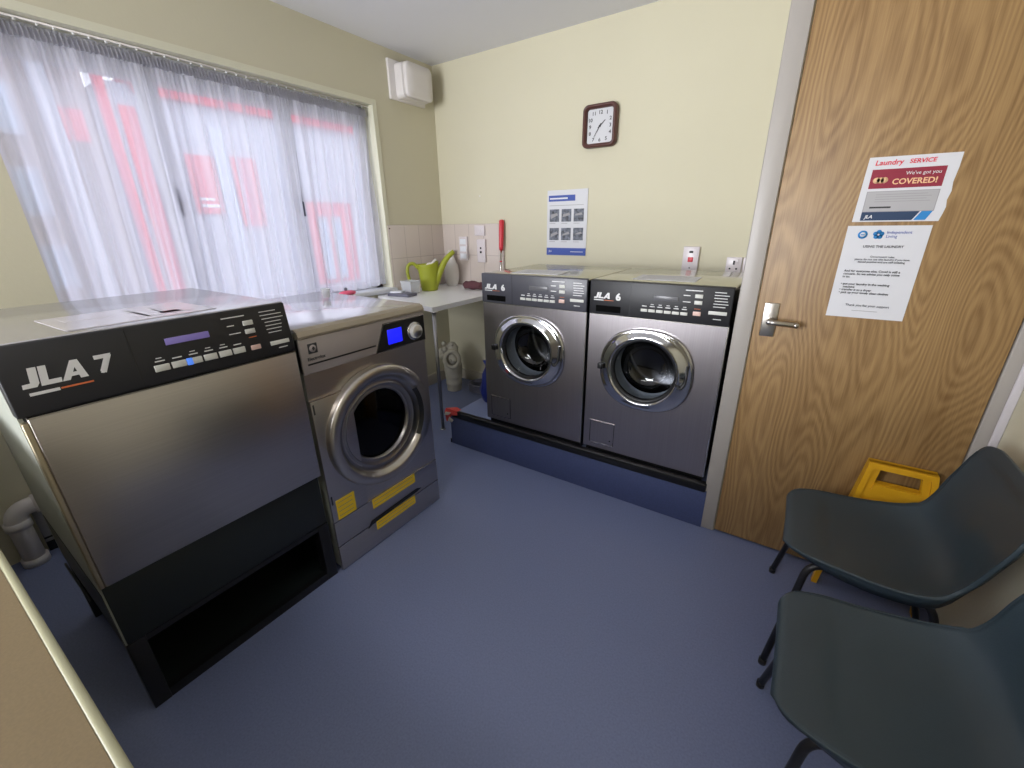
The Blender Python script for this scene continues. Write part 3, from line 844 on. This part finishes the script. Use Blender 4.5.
def gang(x0, label):
    t = wallplate('wall_socket', label, 'socket', x0, x0 + .086, 1.105, 1.197,
          [(socket_m, 'rocker', .60, .80, .62, .88), (rubber_m, 'pin_hole', .44, .56, .52, .78), (rubber_m, 'pin_hole', .22, .34, .22, .32), (rubber_m, 'pin_hole', .64, .76, .22, .32)], y=0, d=.012, group=None)
gang(2.318, 'white socket on the back wall to the right of the red rocker switch')
gang(2.409, 'white socket half hidden behind the door frame')

# poster, papers and signs
t = thing('instruction_poster', 'white poster with blue bands and six small photographs under the clock', 'poster', (1.058, -.003, 1.180))
W, Hh = .322, .448
b = B(); b.box(paper_m, 0, W, -.0015, 0, 0, Hh)
b.box(blue_m, 0, W, -.0022, 0, 0, .052); b.box(blue_m, .012, .225, -.0022, 0, Hh - .075, Hh - .035)
b.box(greyp_m, .02, W - .03, -.0020, 0, Hh - .104, Hh - .101)
b.box(txt_m, .022, .165, -.0026, -.0020, Hh - .061, Hh - .051); b.text(txt_m, 'JLA', .018, -.0026, .022, .018); b.box(txt_m, .20, .30, -.0026, 0, .024, .028)
for r in range(2):
    for c in range(3):
        b.box(greyp_m, .022 + c * .098, .07 + c * .098, -.0020, 0, .222 - r * .128, .225 - r * .128)
b.obj('sheet', t)
for r in range(2):
    for c in range(3):
        b = B(); x = .022 + c * .098; z = .235 - r * .128
        b.box(photo_m, x, x + .078, -.0026, -.001, z, z + .085)
        b.quad(greyp_m, [(x + .01, -.003, z + .02 + .01 * c), (x + .07, -.003, z + .045), (x + .06, -.003, z + .06), (x + .012, -.003, z + .05 - .008 * r)])
        b.obj('photograph', t)

def sign(t, b_fn): b = B(); b_fn(b); return b
yf = 0.0
t = thing('door_notice', 'notice with a crimson banner and red handwriting, upper one on the oak door', 'notice', (2.818, YD + .0015, 1.392))
b = B()
zig = [(0, 0), (.214, 0), (.218, .02), (.221, .04), (.218, .06), (.222, .085), (.219, .11), (.222, .15), (.222, .190), (.005, .192)]
prism(b, paper_m, zig, -.0015, 0); b.obj('sheet', t)
b = B()
b.box(red_m, .020, .196, -.0024, -.0014, .100, .156); b.box(greyp_m, .020, .196, -.0022, -.0014, .030, .092); b.box(M('pale_grey_print', (.42, .41, .42), .6), .022, .194, -.0023, -.0014, .032, .090)
prism(b, navy_m, [(.020, .004), (.150, .004), (.164, .030), (.020, .030)], -.0024, -.0014); prism(b, sky_m, [(.154, .004), (.182, .004), (.194, .030), (.168, .030)], -.0024, -.0014)
b.text(txt_m, "We've got you", .104, -.0030, .137, .0138); b.text(gold_m, 'COVERED!', .076, -.0030, .111, .0225, bold=.0005)
for k in range(3): b.cyl(gold_m, (.036 + k * .010, -.0026, .124), (.036 + k * .010, -.0022, .124), .009, seg=12)
for k in range(4): b.box(greyp_m, .045, .180 - .01 * (k % 2), -.0028, -.0015, .060 + k * .007, .0615 + k * .007)
b.box(txtk_m, .036, .090, -.0028, -.0020, .041, .046); b.text(txt_m, 'JLA', .030, -.0030, .011, .014, bold=.0004, shear=.2)
b.text(redpen_m, 'Laundry', .022, -.0026, .168, .021, bold=.0003, shear=.1); b.text(redpen_m, 'SERVICE', .105, -.0026, .169, .017, bold=.0003, shear=.1)
b.obj('print', t)
t = thing('door_notice', 'white printed notice about using the laundry, lower one on the oak door', 'notice', (2.811, YD + .0015, 1.075))
b = B(); b.box(paper_m, 0, .212, -.0015, 0, 0, .305); b.obj('sheet', t)
b = B(); y = -.0022
b.cyl(sky_m, (.045, -.001, .277), (.045, -.0022, .277), .013, seg=24); b.cyl(paper_m, (.045, -.002, .277), (.045, -.0026, .277), .0075, seg=20); b.box(sky_m, .040, .050, -.0030, -.002, .2755, .2785)
for k in range(5):
    a = PI / 2 + k * 2 * PI / 5; b.cyl(sky_m, (.086 + .008 * math.cos(a), -.001, .277 + .008 * math.sin(a)), (.086 + .008 * math.cos(a), -.0022, .277 + .008 * math.sin(a)), .007, seg=12)
b.cyl(paper_m, (.086, -.001, .277), (.086, -.0026, .277), .003, seg=12)
b.text(blue_m, 'Independent\nLiving', .106, y, .280, .0125)
b.text(txtk_m, 'USING THE LAUNDRY', .106, y, .236, .0105, align='CENTER', bold=.0002)
b.text(txtk_m, 'Government rules\nplease do not use this laundry if you have\ntested positive and are self isolating', .112, y, .204, .0085, align='CENTER', bold=.0001)
b.text(txtk_m, 'And for everyone else, Covid is still a\nconcern. So we advise you only come\nin to:', .020, y, .156, .0098, bold=.00022)
b.text(txtk_m, '• put your laundry in the washing\n   machine\n• transfer it to a dryer\n• pick up your lovely clean clothes', .020, y, .112, .0098, bold=.00022)
b.text(txtk_m, 'Thank you for your support', .108, y, .040, .0105, align='CENTER', bold=.0001)
b.box(greyp_m, .07, .14, y, -.001, .024, .0255)
b.obj('print', t)

def flat_paper(name, label, c, w_, h_, rot, z, deco=None):
    b = B(); b.box(paper_m, -w_ / 2, w_ / 2, -h_ / 2, h_ / 2, 0, .0015)
    if deco:
        for q in deco: b.box(q[0], q[1] * w_ / 2, q[2] * w_ / 2, q[3] * h_ / 2, q[4] * h_ / 2, .001, .0019)
    o = b.obj(name); o.location = (c[0], c[1], z); o.rotation_euler = (0, 0, rot); o['label'] = label; o['category'] = 'paper'
    return o
lines = [(greyp_m, -.8, .7, .8 - .17 * k, .83 - .17 * k) for k in range(9)]
flat_paper('paper_sheet', 'sheet of paper lying on top of the left washing machine', (1.50, -.86), .28, .20, .1, 1.1495, lines)
flat_paper('paper_sheet', 'sheet of paper lying on top of the right washing machine', (2.18, -.83), .28, .20, .05, 1.1495, lines)
plast = thin_glass('glossy_plastic_sleeve', (.8, .8, .82), .25, .12)
o = flat_paper('paper_sheet', 'glossy sleeve of leaflets on top of the wide dryer in the foreground', (1.10, -2.56), .26, .34, 0.05, 1.1705,
               [(paper_m, -.8, -.1, -.8, -.2), (pinko_m, .3, .6, .3, .6), (greyp_m, -.6, .7, .05, .10), (greyp_m, -.5, .5, .35, .38), (paper_m, -.2, .7, -.1, .7)])
o.data.materials[0] = M('grey_leaflet', (.55, .52, .55), .15)

# small things on the round door dryer and window sill
b = B(); b.lathe(clear_m, [(.002, .002), (.016, .002), (.018, .004), (.022, .045), (.0225, .046), (.020, .043), (.015, .006)], (.74, -1.70, 1.068), 20)
tag(b.obj('plastic_cup'), 'tiny clear plastic cup on the far edge of the round door dryer', 'cup')
b = B(); b.lathe(pinko_m, [(.002, 0), (.03, 0), (.036, .008), (.034, .02), (.02, .028), (.002, .03)], (.005, -1.06, WZ0 + .012), 20, sc=(1, 1.9)); b.sphere(dgrey_m, (-.010, -1.06, WZ0 + .050), .012)
tag(b.obj('soap_dish'), 'small pink object on the window sill under the net curtain', 'soap dish')

# under the shelf: ceramic cherub pedestal, hose, blue bag, tape
t = thing('ceramic_pedestal', 'stone coloured ceramic pedestal with a moulded wreath standing under the shelf', 'ornament', (.275, -.285, 0))
b = B(); b.lathe(stone_m, [(.002, 0), (.062, 0), (.066, .015), (.064, .05), (.070, .055), (.072, .085), (.068, .09), (.074, .13), (.077, .135), (.073, .14), (.078, .18), (.082, .19), (.080, .24), (.060, .27), (.050, .34), (.055, .40), (.030, .44), (.002, .45)], (0, 0, 0), 28); b.obj('column', t)
b = B(); c = Vector((.055, -.070, .315))
dx = Vector((.80, .60, 0)); up = Vector((0, 0, 1))
b.tube(stone_m, [c + dx * .060 * math.cos(a) + up * .072 * math.sin(a) for a in [2 * PI * i / 24 for i in range(24)]], .020, closed=True); 
for i in range(14):
    a = 2 * PI * i / 14; q = c + dx * .062 * math.cos(a) + up * .074 * math.sin(a); b.sphere(stone_m, q, .017, seg=10)
b.obj('wreath', t)
b = B(); b.sphere(stone_m, c + Vector((0, .01, 0)), .045, (1, .7, 1.1)); b.sphere(stone_m, c + Vector((.006, -.02, -.005)), .012); b.obj('relief_face', t)
b = B()
for i in range(16):
    a = random.uniform(0, 2 * PI); b.sphere(stone_m, (-.035 + .05 * math.cos(a), -.03 + .04 * math.sin(a), random.uniform(.24, .46)), random.uniform(.022, .036), seg=10)
b.obj('flower_cluster', t)
b = B(); hs = []
for i in range(60):
    a = i * .42; hs.append((.52 + .11 * math.cos(a), -.19 + .11 * math.sin(a), .016 + .0011 * i))
b.tube(dgrey_m, hs, .012, seg=8); tag(b.obj('coiled_hose'), 'dark grey coiled hose on the floor beside the ceramic pedestal', 'hose')
b = B(); rings = []
random.seed(3)
ph = [random.uniform(0, 6) for _ in range(6)]
for h, r in ((0.001, .07), (.02, .10), (.08, .115), (.15, .10), (.21, .085), (.26, .06), (.30, .075)):
    rings.append([(1.035 + (r * .9 + .012 * math.sin(5 * a + ph[0] + h * 20) + .007 * math.sin(9 * a + ph[1] - h * 30)) * math.cos(a), -.70 + 1.0 * (r * .9 + .012 * math.sin(4 * a + ph[2] + h * 14)) * math.sin(a), .2125 + h) for a in [2 * PI * j / 40 for j in range(40)]])
b.loft(bag_m, rings, True, True, True)
tag(b.obj('plastic_bag'), 'crumpled blue plastic bag on the platform beside the left washing machine', 'bag')
# hazard tape wrapped on the platform corner
b = B()
b.loft(tape_m, [[(.905, YD - .020, .262), (.95, YD - .028, .268), (1.005, YD - .022, .258)], [(.900, YD - .030, .235), (.95, YD - .034, .236), (1.008, YD - .026, .235)], [(.905, YD - .022, .165), (.925, YD - .026, .175), (.95, YD - .020, .215)]], close=False, smooth=False)
b.loft(tape_m, [[(.905, YD - .020, .262), (.95, YD - .028, .268), (1.005, YD - .022, .258)], [(.92, YD + .03, .252), (.95, YD + .04, .256), (.995, YD + .03, .252)]], close=False, smooth=False)
b.quad(tapew_m, [(.900, YD - .0325, .215), (.915, YD - .036, .245), (.965, YD - .038, .25), (.94, YD - .034, .225)])
b.quad(tapew_m, [(.925, YD - .032, .18), (.945, YD - .036, .215), (.975, YD - .030, .195), (.955, YD - .026, .17)])
tag(b.obj('hazard_tape'), 'torn red and white tape stuck on the left corner of the platform', 'tape')

# ------------------------------------------------------------------ vent fan on the left wall
t = thing('extractor_fan', 'white boxy extractor fan high on the window wall near the corner', 'extractor fan', (0, 0, 0))
b = B(); b.box(white_m, 0, .022, -.470, -.125, 2.262, 2.508, .004); b.obj('back_plate', t)
def rrect(y0, y1, z0, z1, r, x, n=6):
    o = []
    for (cy, cz_, a0) in ((y1 - r, z1 - r, 0), (y0 + r, z1 - r, PI / 2), (y0 + r, z0 + r, PI), (y1 - r, z0 + r, 1.5 * PI)):
        for i in range(n): a = a0 + (PI / 2) * i / (n - 1); o.append((x, cy + r * math.cos(a), cz_ + r * math.sin(a)))
    return o
b = B(); b.loft(white_m, [rrect(-.415, -.150, 2.272, 2.492, .03, .022), rrect(-.415, -.150, 2.272, 2.492, .03, .085), rrect(-.410, -.155, 2.277, 2.487, .03, .090)], True, False, True); b.obj('housing', t)
b = B(); b.loft(white_m, [rrect(-.408, -.157, 2.279, 2.485, .03, .088), rrect(-.405, -.160, 2.282, 2.482, .03, .096)], True); b.loft(white_m, [rrect(-.415, -.150, 2.274, 2.490, .035, .098), rrect(-.415, -.150, 2.274, 2.490, .035, .128), rrect(-.407, -.158, 2.282, 2.482, .03, .137), rrect(-.34, -.22, 2.34, 2.42, .02, .140)], True, True, True); b.obj('front_cover', t)

# ------------------------------------------------------------------ clock (25 to 2)
t = thing('wall_clock', 'square brown wall clock with rounded corners on the cream wall', 'clock', (1.450, 0, 1.990))
t.scale = (1.05, 1.3, 1.0)
def rr2(h, k, r, y, n=7):
    o = []
    for (cx_, cz_, a0) in ((h - r, k - r, 0), (-h + r, k - r, PI / 2), (-h + r, -k + r, PI), (h - r, -k + r, 1.5 * PI)):
        for i in range(n): a = a0 + (PI / 2) * i / (n - 1); o.append((cx_ + r * math.cos(a), y, cz_ + r * math.sin(a)))
    return o
b = B(); b.loft(brown_m, [rr2(.108, .122, .035, 0), rr2(.110, .124, .036, -.012), rr2(.110, .124, .036, -.032), rr2(.104, .118, .032, -.040), rr2(.094, .108, .024, -.040), rr2(.084, .098, .016, -.026), rr2(.084, .098, .016, -.018)]); b.obj('case', t)
b = B(); b.loft(face_m, [rr2(.086, .10, .016, -.018), rr2(.001, .001, .0005, -.018)], True, False, True, smooth=False); face = b.obj('face', t)
b = B()
for i in range(1, 13):
    a = i * PI / 6; s, c = math.sin(a), math.cos(a); k = min(.066 / max(abs(s), .01), .078 / max(abs(c), .01)); k = min(k, .085)
    b.text(txtk_m, str(i), s * k, -.0185, c * k - .010, .029, align='CENTER', bold=.0005)
absorb(face, b.obj('numerals'))
def hand(nm, ang, L, w_):
    b = B(); prism(b, txtk_m, [(-w_, -.016), (w_, -.016), (w_ * .5, L), (-w_ * .5, L)], -.0012, 0)
    b.xform(Matrix.Rotation(ang, 4, 'Y')); o = b.obj(nm, t); o.location = (0, -.0215 if nm == 'hour_hand' else -.0235, 0); return o
hand('hour_hand', math.radians(47.5), .046, .0032); hand('minute_hand', math.radians(210), .070, .0024)
b = B(); b.cyl(txtk_m, (0, -.018, 0), (0, -.026, 0), .005); b.obj('hub', t)

# ------------------------------------------------------------------ net curtain and rail
t = thing('net_curtain', 'sheer white net curtain gathered across the window', 'curtain', (-.05, 0, 0))
NY, NZ = 520, 40
y0, y1 = WY0 + .002, -.662
def fold(u, v):
    """u along the rail 0..1, v down 0..1 -> horizontal push"""
    s = 0
    for (f, a, p, lean) in ((17, .020, .3, .020), (26.5, .011, 1.7, .035), (43, .006, 2.2, .05)):
        s += a * math.sin(2 * PI * f * (u + lean * v * .6) + p + 1.3 * math.sin(5 * u + p))
    amp = .35 + .65 * min(1, v * 2.2)
    s *= amp
    s += .004 * (1 - min(1, v * 5)) * math.sin(2 * PI * 85 * u + 2 * math.sin(20 * u))
    return s
def strip(v0, v1, nz, mat, nm, zt_=2.125, zb_=.965):
    b = B(); rows = []
    for j in range(nz + 1):
        v = v0 + (v1 - v0) * j / nz
        rows.append([(fold(i / NY, v), y0 + (y1 - y0) * i / NY, zt_ + (zb_ - zt_) * v + (.006 * math.sin(9 * i / NY * 3) if v > .9 else 0)) for i in range(NY + 1)])
    b.loft(mat, rows, close=False); return b.obj(nm, t)
strip(0, .965, NZ, voile_m, 'curtain_panel'); strip(.9651, 1.0, 2, hem_m, 'hem')
b = B(); rows = []
NR = 900
for j in range(4):
    rows.append([(.012 * math.sin(2 * PI * 120 * (i / NR) + 3 * math.sin(17 * i / NR)) * (.6 + .3 * j % 2), y0 + (y1 - y0) * i / NR, 2.170 - .015 * j + .004 * math.sin(2 * PI * 97 * i / NR)) for i in range(NR + 1)])
b.loft(head_m, rows, close=False); b.obj('heading', t, label='gathered grey heading')
t = thing('curtain_wire', 'white curtain wire with hooks stretched across the top of the window', 'curtain rail', (-.05, 0, 0))
b = B(); b.cyl(white_m, (.010, WY0, 2.188), (.010, WY1 - .006, 2.188), .0045, seg=8); b.obj('wire', t)
for i in range(34):
    y = -2.49 + i * .0545 + random.uniform(-.006, .006)
    b = B(); b.sphere(txt_m, (.012, y, 2.1795), .0055, seg=8); b.obj('hook', t)

# ------------------------------------------------------------------ chairs
def chair(loc, label, turn=0.0):
    t = thing('plastic_chair', label, 'chair', loc, -PI / 2 + turn, 'slate plastic chairs along the right wall')
    # profile from the seat's front lip to the top of the back: (depth, height, half width, side lift)
    prof = [(-.002, .418, .118, -.004), (-.006, .432, .138, -.002), (.004, .445, .160, 0), (.03, .451, .190, .0), (.09, .450, .210, .004), (.16, .444, .219, .010), (.23, .438, .230, .018),
            (.30, .436, .236, .030), (.35, .442, .234, .040), (.385, .460, .228, .044), (.405, .49, .222, .040), (.417, .54, .222, .030), (.426, .60, .226, .022),
            (.436, .65, .226, .016), (.444, .695, .222, .012), (.451, .738, .208, .008), (.455, .762, .180, .004), (.457, .774, .135, .0)]
    P = smooth_path([(p[0], p[1], 0) for p in prof], 3); Q = smooth_path([(p[2], p[3], 0) for p in prof], 3)
    NV = 24; rows = []
    for i, (p, q) in enumerate(zip(P, Q)):
        a = P[min(i + 1, len(P) - 1)] - P[max(i - 1, 0)]; a.normalize(); nrm = Vector((-a.y, a.x, 0))
        row = []
        for j in range(NV + 1):
            s = -1 + 2 * j / NV; s = math.sin(s * PI / 2) * .35 + s * .65
            lift = q.y * (abs(s) ** 2.6) * 1.0 - .012 * (1 - s * s) * (1 if .1 < p.x < .45 else .3)
            row.append((s * q.x, p.x + nrm.x * lift, p.y + nrm.y * lift))
        rows.append(row)
    b = B(); b.loft(chair_m, rows, close=False); o = b.obj('seat_shell', t)
    sm = o.modifiers.new('s', 'SOLIDIFY'); sm.thickness = .009; sm.offset = 1
    # turned down rim along both sides
    for sgn in (0, NV):
        b = B(); rings = [[Vector(r[sgn]), Vector(r[sgn]) + Vector(((-.016 if sgn else .016), .020 if r[2][2] > .5 else .004, -.004 if r[2][2] > .5 else -.042 * min(1, (r[sgn][1] + .01) / .16) - .006))] for r in rows[9:-7]]
        b.loft(chair_m, rings, close=False); o = b.obj('rim', t); sm = o.modifiers.new('s', 'SOLIDIFY'); sm.thickness = .005; sm.offset = 0
    for s in (-1, 1):
        path = fillet([(s * .237, .020, .011), (s * .165, .075, .405), (s * .150, .36, .398), (s * .215, .475, .011)], .05, 6)
        k = len(path) // 2
        b = B(); b.tube(tube_m, path[:k + 1], .0105); b.obj('leg', t)
        b = B(); b.tube(tube_m, path[k:], .0105); b.obj('leg', t)
        for q in (path[0], path[-1]):
            b = B(); b.cyl(rubber_m, (q[0], q[1], 0), (q[0], q[1], .020), .0118); b.obj('foot', t)
    b = B()
    for yy in (.13, .31): b.tube(tube_m, [(-.175, yy, .402), (0, yy, .405), (.175, yy, .402)], .009)
    b.box(tube_m, -.10, .10, .10, .34, .404, .412, .002); b.obj('cross_bars', t)
    return t
chair((2.822, -1.432, 0), 'slate grey plastic chair, the farther one, beside the oak door')
chair((2.824, -1.996, 0), 'slate grey plastic chair, the nearer one at the bottom right')

# ------------------------------------------------------------------ yellow folding floor sign against the door
t = thing('wet_floor_sign', 'yellow plastic folding floor sign leaning on the oak door behind the chair', 'floor sign', (3.145, YD - .012, 0))
def signpanel(nm, y_b, y_t, flip):
    b = B(); Zt, wt, wb = .560, .095, .165
    def X(z): return wb + (wt - wb) * z / Zt
    def Y(z): return y_b + (y_t - y_b) * z / Zt
    def slab(x0f, x1f, z0, z1, d0=-.007, d1=.007):
        rr = []
        for z in (z0, z1): rr.append([(x0f(z), Y(z) + d0, z), (x1f(z), Y(z) + d0, z), (x1f(z), Y(z) + d1, z), (x0f(z), Y(z) + d1, z)])
        b.loft(ysign_m, rr, True, True, True, smooth=False)
    # rim
    slab(lambda z: -X(z), lambda z: -X(z) + .018, .0, Zt, -.014, .012); slab(lambda z: X(z) - .018, lambda z: X(z), .0, Zt, -.014, .012)
    slab(lambda z: -X(z) + .018, lambda z: X(z) - .018, Zt - .020, Zt, -.014, .012)
    # handle opening between z .485 and .525
    slab(lambda z: -X(z) + .018, lambda z: -X(z) + .040, .480, Zt - .020, -.004, .004); slab(lambda z: X(z) - .040, lambda z: X(z) - .018, .480, Zt - .020, -.004, .004)
    slab(lambda z: -X(z) + .040, lambda z: X(z) - .040, .455, .478, -.012, .008)
    slab(lambda z: -X(z) + .018, lambda z: X(z) - .018, .08, .480, -.004, .004)
    slab(lambda z: -X(z) + .018, lambda z: X(z) - .018, .395, .415, -.010, .004)
    b.obj(nm, t)
signpanel('front_panel', -.085, -.026, 0); signpanel('rear_panel', -.014, -.010, 1)

# ------------------------------------------------------------------ beige worktop by the camera
t = thing('worktop', 'beige laminate worktop with a cream edge at the bottom left', 'worktop', (2.262, -2.9545, 0), math.radians(1.3))
b = B(); b.box(tan_top, -2.255, .16, -.62, -.010, .885, .9195); b.obj('surface', t)
b = B(); b.box(edge_m, -2.255, .16, -.0105, .0, .880, .9205, .004); b.obj('front_edge', t, label='cream edge')
b = B(); b.box(skirt_m, -2.245, .14, -.60, -.035, .10, .885); b.box(skirt_m, -2.245, -1.87, -.035, -.0, .0, .055, .002); b.box(black_m, -2.245, .14, -.56, -.07, 0, .10); b.obj('cupboard', t)

# white waste pipe and grey boxing behind the wide dryer
b = B(); b.tube(white_m, fillet([(.068, -2.70, .275), (.068, -2.915, .275), (.068, -2.915, .006)], .06, 8), .036, seg=20)
b.cyl(white_m, (.068, -2.915, .0), (.068, -2.915, .035), .044); b.cyl(white_m, (.068, -2.915, .19), (.068, -2.915, .225), .043); b.cyl(white_m, (.068, -2.82, .275), (.068, -2.85, .275), .043)
tag(b.obj('waste_pipe'), 'thick white plastic pipe elbow on the wall behind the wide dryer', 'pipe')
t = thing('boxed_pipework', 'grey boxing with a dark slotted foot on the window wall behind the wide dryer', 'boxing', (0, -2.865, 0))
b = B(); b.box(M('grey_boxing', (.42, .41, .42), .5), .0, .022, .0, .50, .075, .225, .004); b.obj('box', t)
b = B(); b.box(black_m, .002, .020, .0, .50, .0, .075); b.box(greyp_m, .018, .024, .0, .50, .052, .066); b.obj('slot', t)

# ------------------------------------------------------------------ outside, seen through the net curtain
b = B(); b.box(pave_m, -14, -.25, -12, 14, -.35, -.30); o = b.obj('outside_ground'); o['kind'] = 'structure'
t = thing('red_building', 'red and white painted building across the street, seen through the net curtain', 'building', (-6.0, 0, -.30))
b = B(); b.box(outwhite_m, -5, 0, -.30, 6.5, 0, 3.70); b.obj('wall', t)
b = B(); b.box(outred_m, 0, .10, .05, 6.5, 3.60, 3.86); b.box(outred_m, -5, 0, .05, 6.5, 3.70, 3.86); b.obj('fascia', t, label='red fascia')
for q in ((-.40, -.28, 0, 3.75), (-.20, .0, 0, 3.4), (.10, .22, .5, 2.35)):
    b = B(); b.box(outred_m, 0, .08, q[0], q[1], q[2], q[3]); b.obj('post', t, label='red post')
b = B(); b.box(outred_m, 0, .05, .50, .92, 1.95, 2.85); b.box(txt_m, .05, .055, .56, .86, 2.05, 2.10); b.box(txt_m, .05, .055, .56, .80, 2.16, 2.20); b.obj('sign_board', t, label='red sign board')
b = B(); b.box(outred_m, 0, .05, 1.20, 1.62, 1.75, 2.88); b.obj('shutter', t, label='red shutter')
b = B(); b.box(outred_m, 0, .06, 2.12, 3.50, 3.62, 3.74); b.obj('lintel', t)
b = B(); b.box(outred_m, 0, .06, 2.42, 3.52, .55, 2.20); b.box(outwhite_m, 0, .08, 2.40, 3.54, 2.20, 2.28); dr = b.obj('door', t, label='red door surround with a white window')
for q in ((2.66, 2.88), (2.98, 3.20)):
    b = B(); b.box(outwhite_m, .06, .10, q[0], q[1], .62, 1.92); b.box(glass_dk, .10, .105, q[0] + .05, q[1] - .05, .72, 1.80); b.obj('window', dr)
b = B(); b.box(outgrey_m, 0, .05, .95, 1.15, .3, 3.3); b.obj('downpipe', t)
t = thing('brick_house', 'brown brick house with pale windows at the left beyond the net curtain', 'building', (-6.25, 0, -.30))
b = B(); b.box(brick_m, -5, 0, -7.5, -.42, 0, 5.6); b.obj('wall', t)
for i in range(6):
    for k, z in enumerate((.9, 1.9, 2.9, 3.8)):
        b = B(); y = -1.20 - i * .95
        b.box(outwhite_m, 0, .05, y - .48, y, z, z + .62); b.box(glass_dk, .05, .06, y - .43, y - .05, z + .06, z + .56); b.obj('window', t)
b = B(); b.box(outwhite_m, 0, .14, -.98, -.82, 0, 5.5); b.obj('downpipe', t, label='white downpipe')
b = B(); b.box(outred_m, 0, .08, -.80, -.55, 2.9, 3.3); b.obj('sign_board', t, label='small red sign')
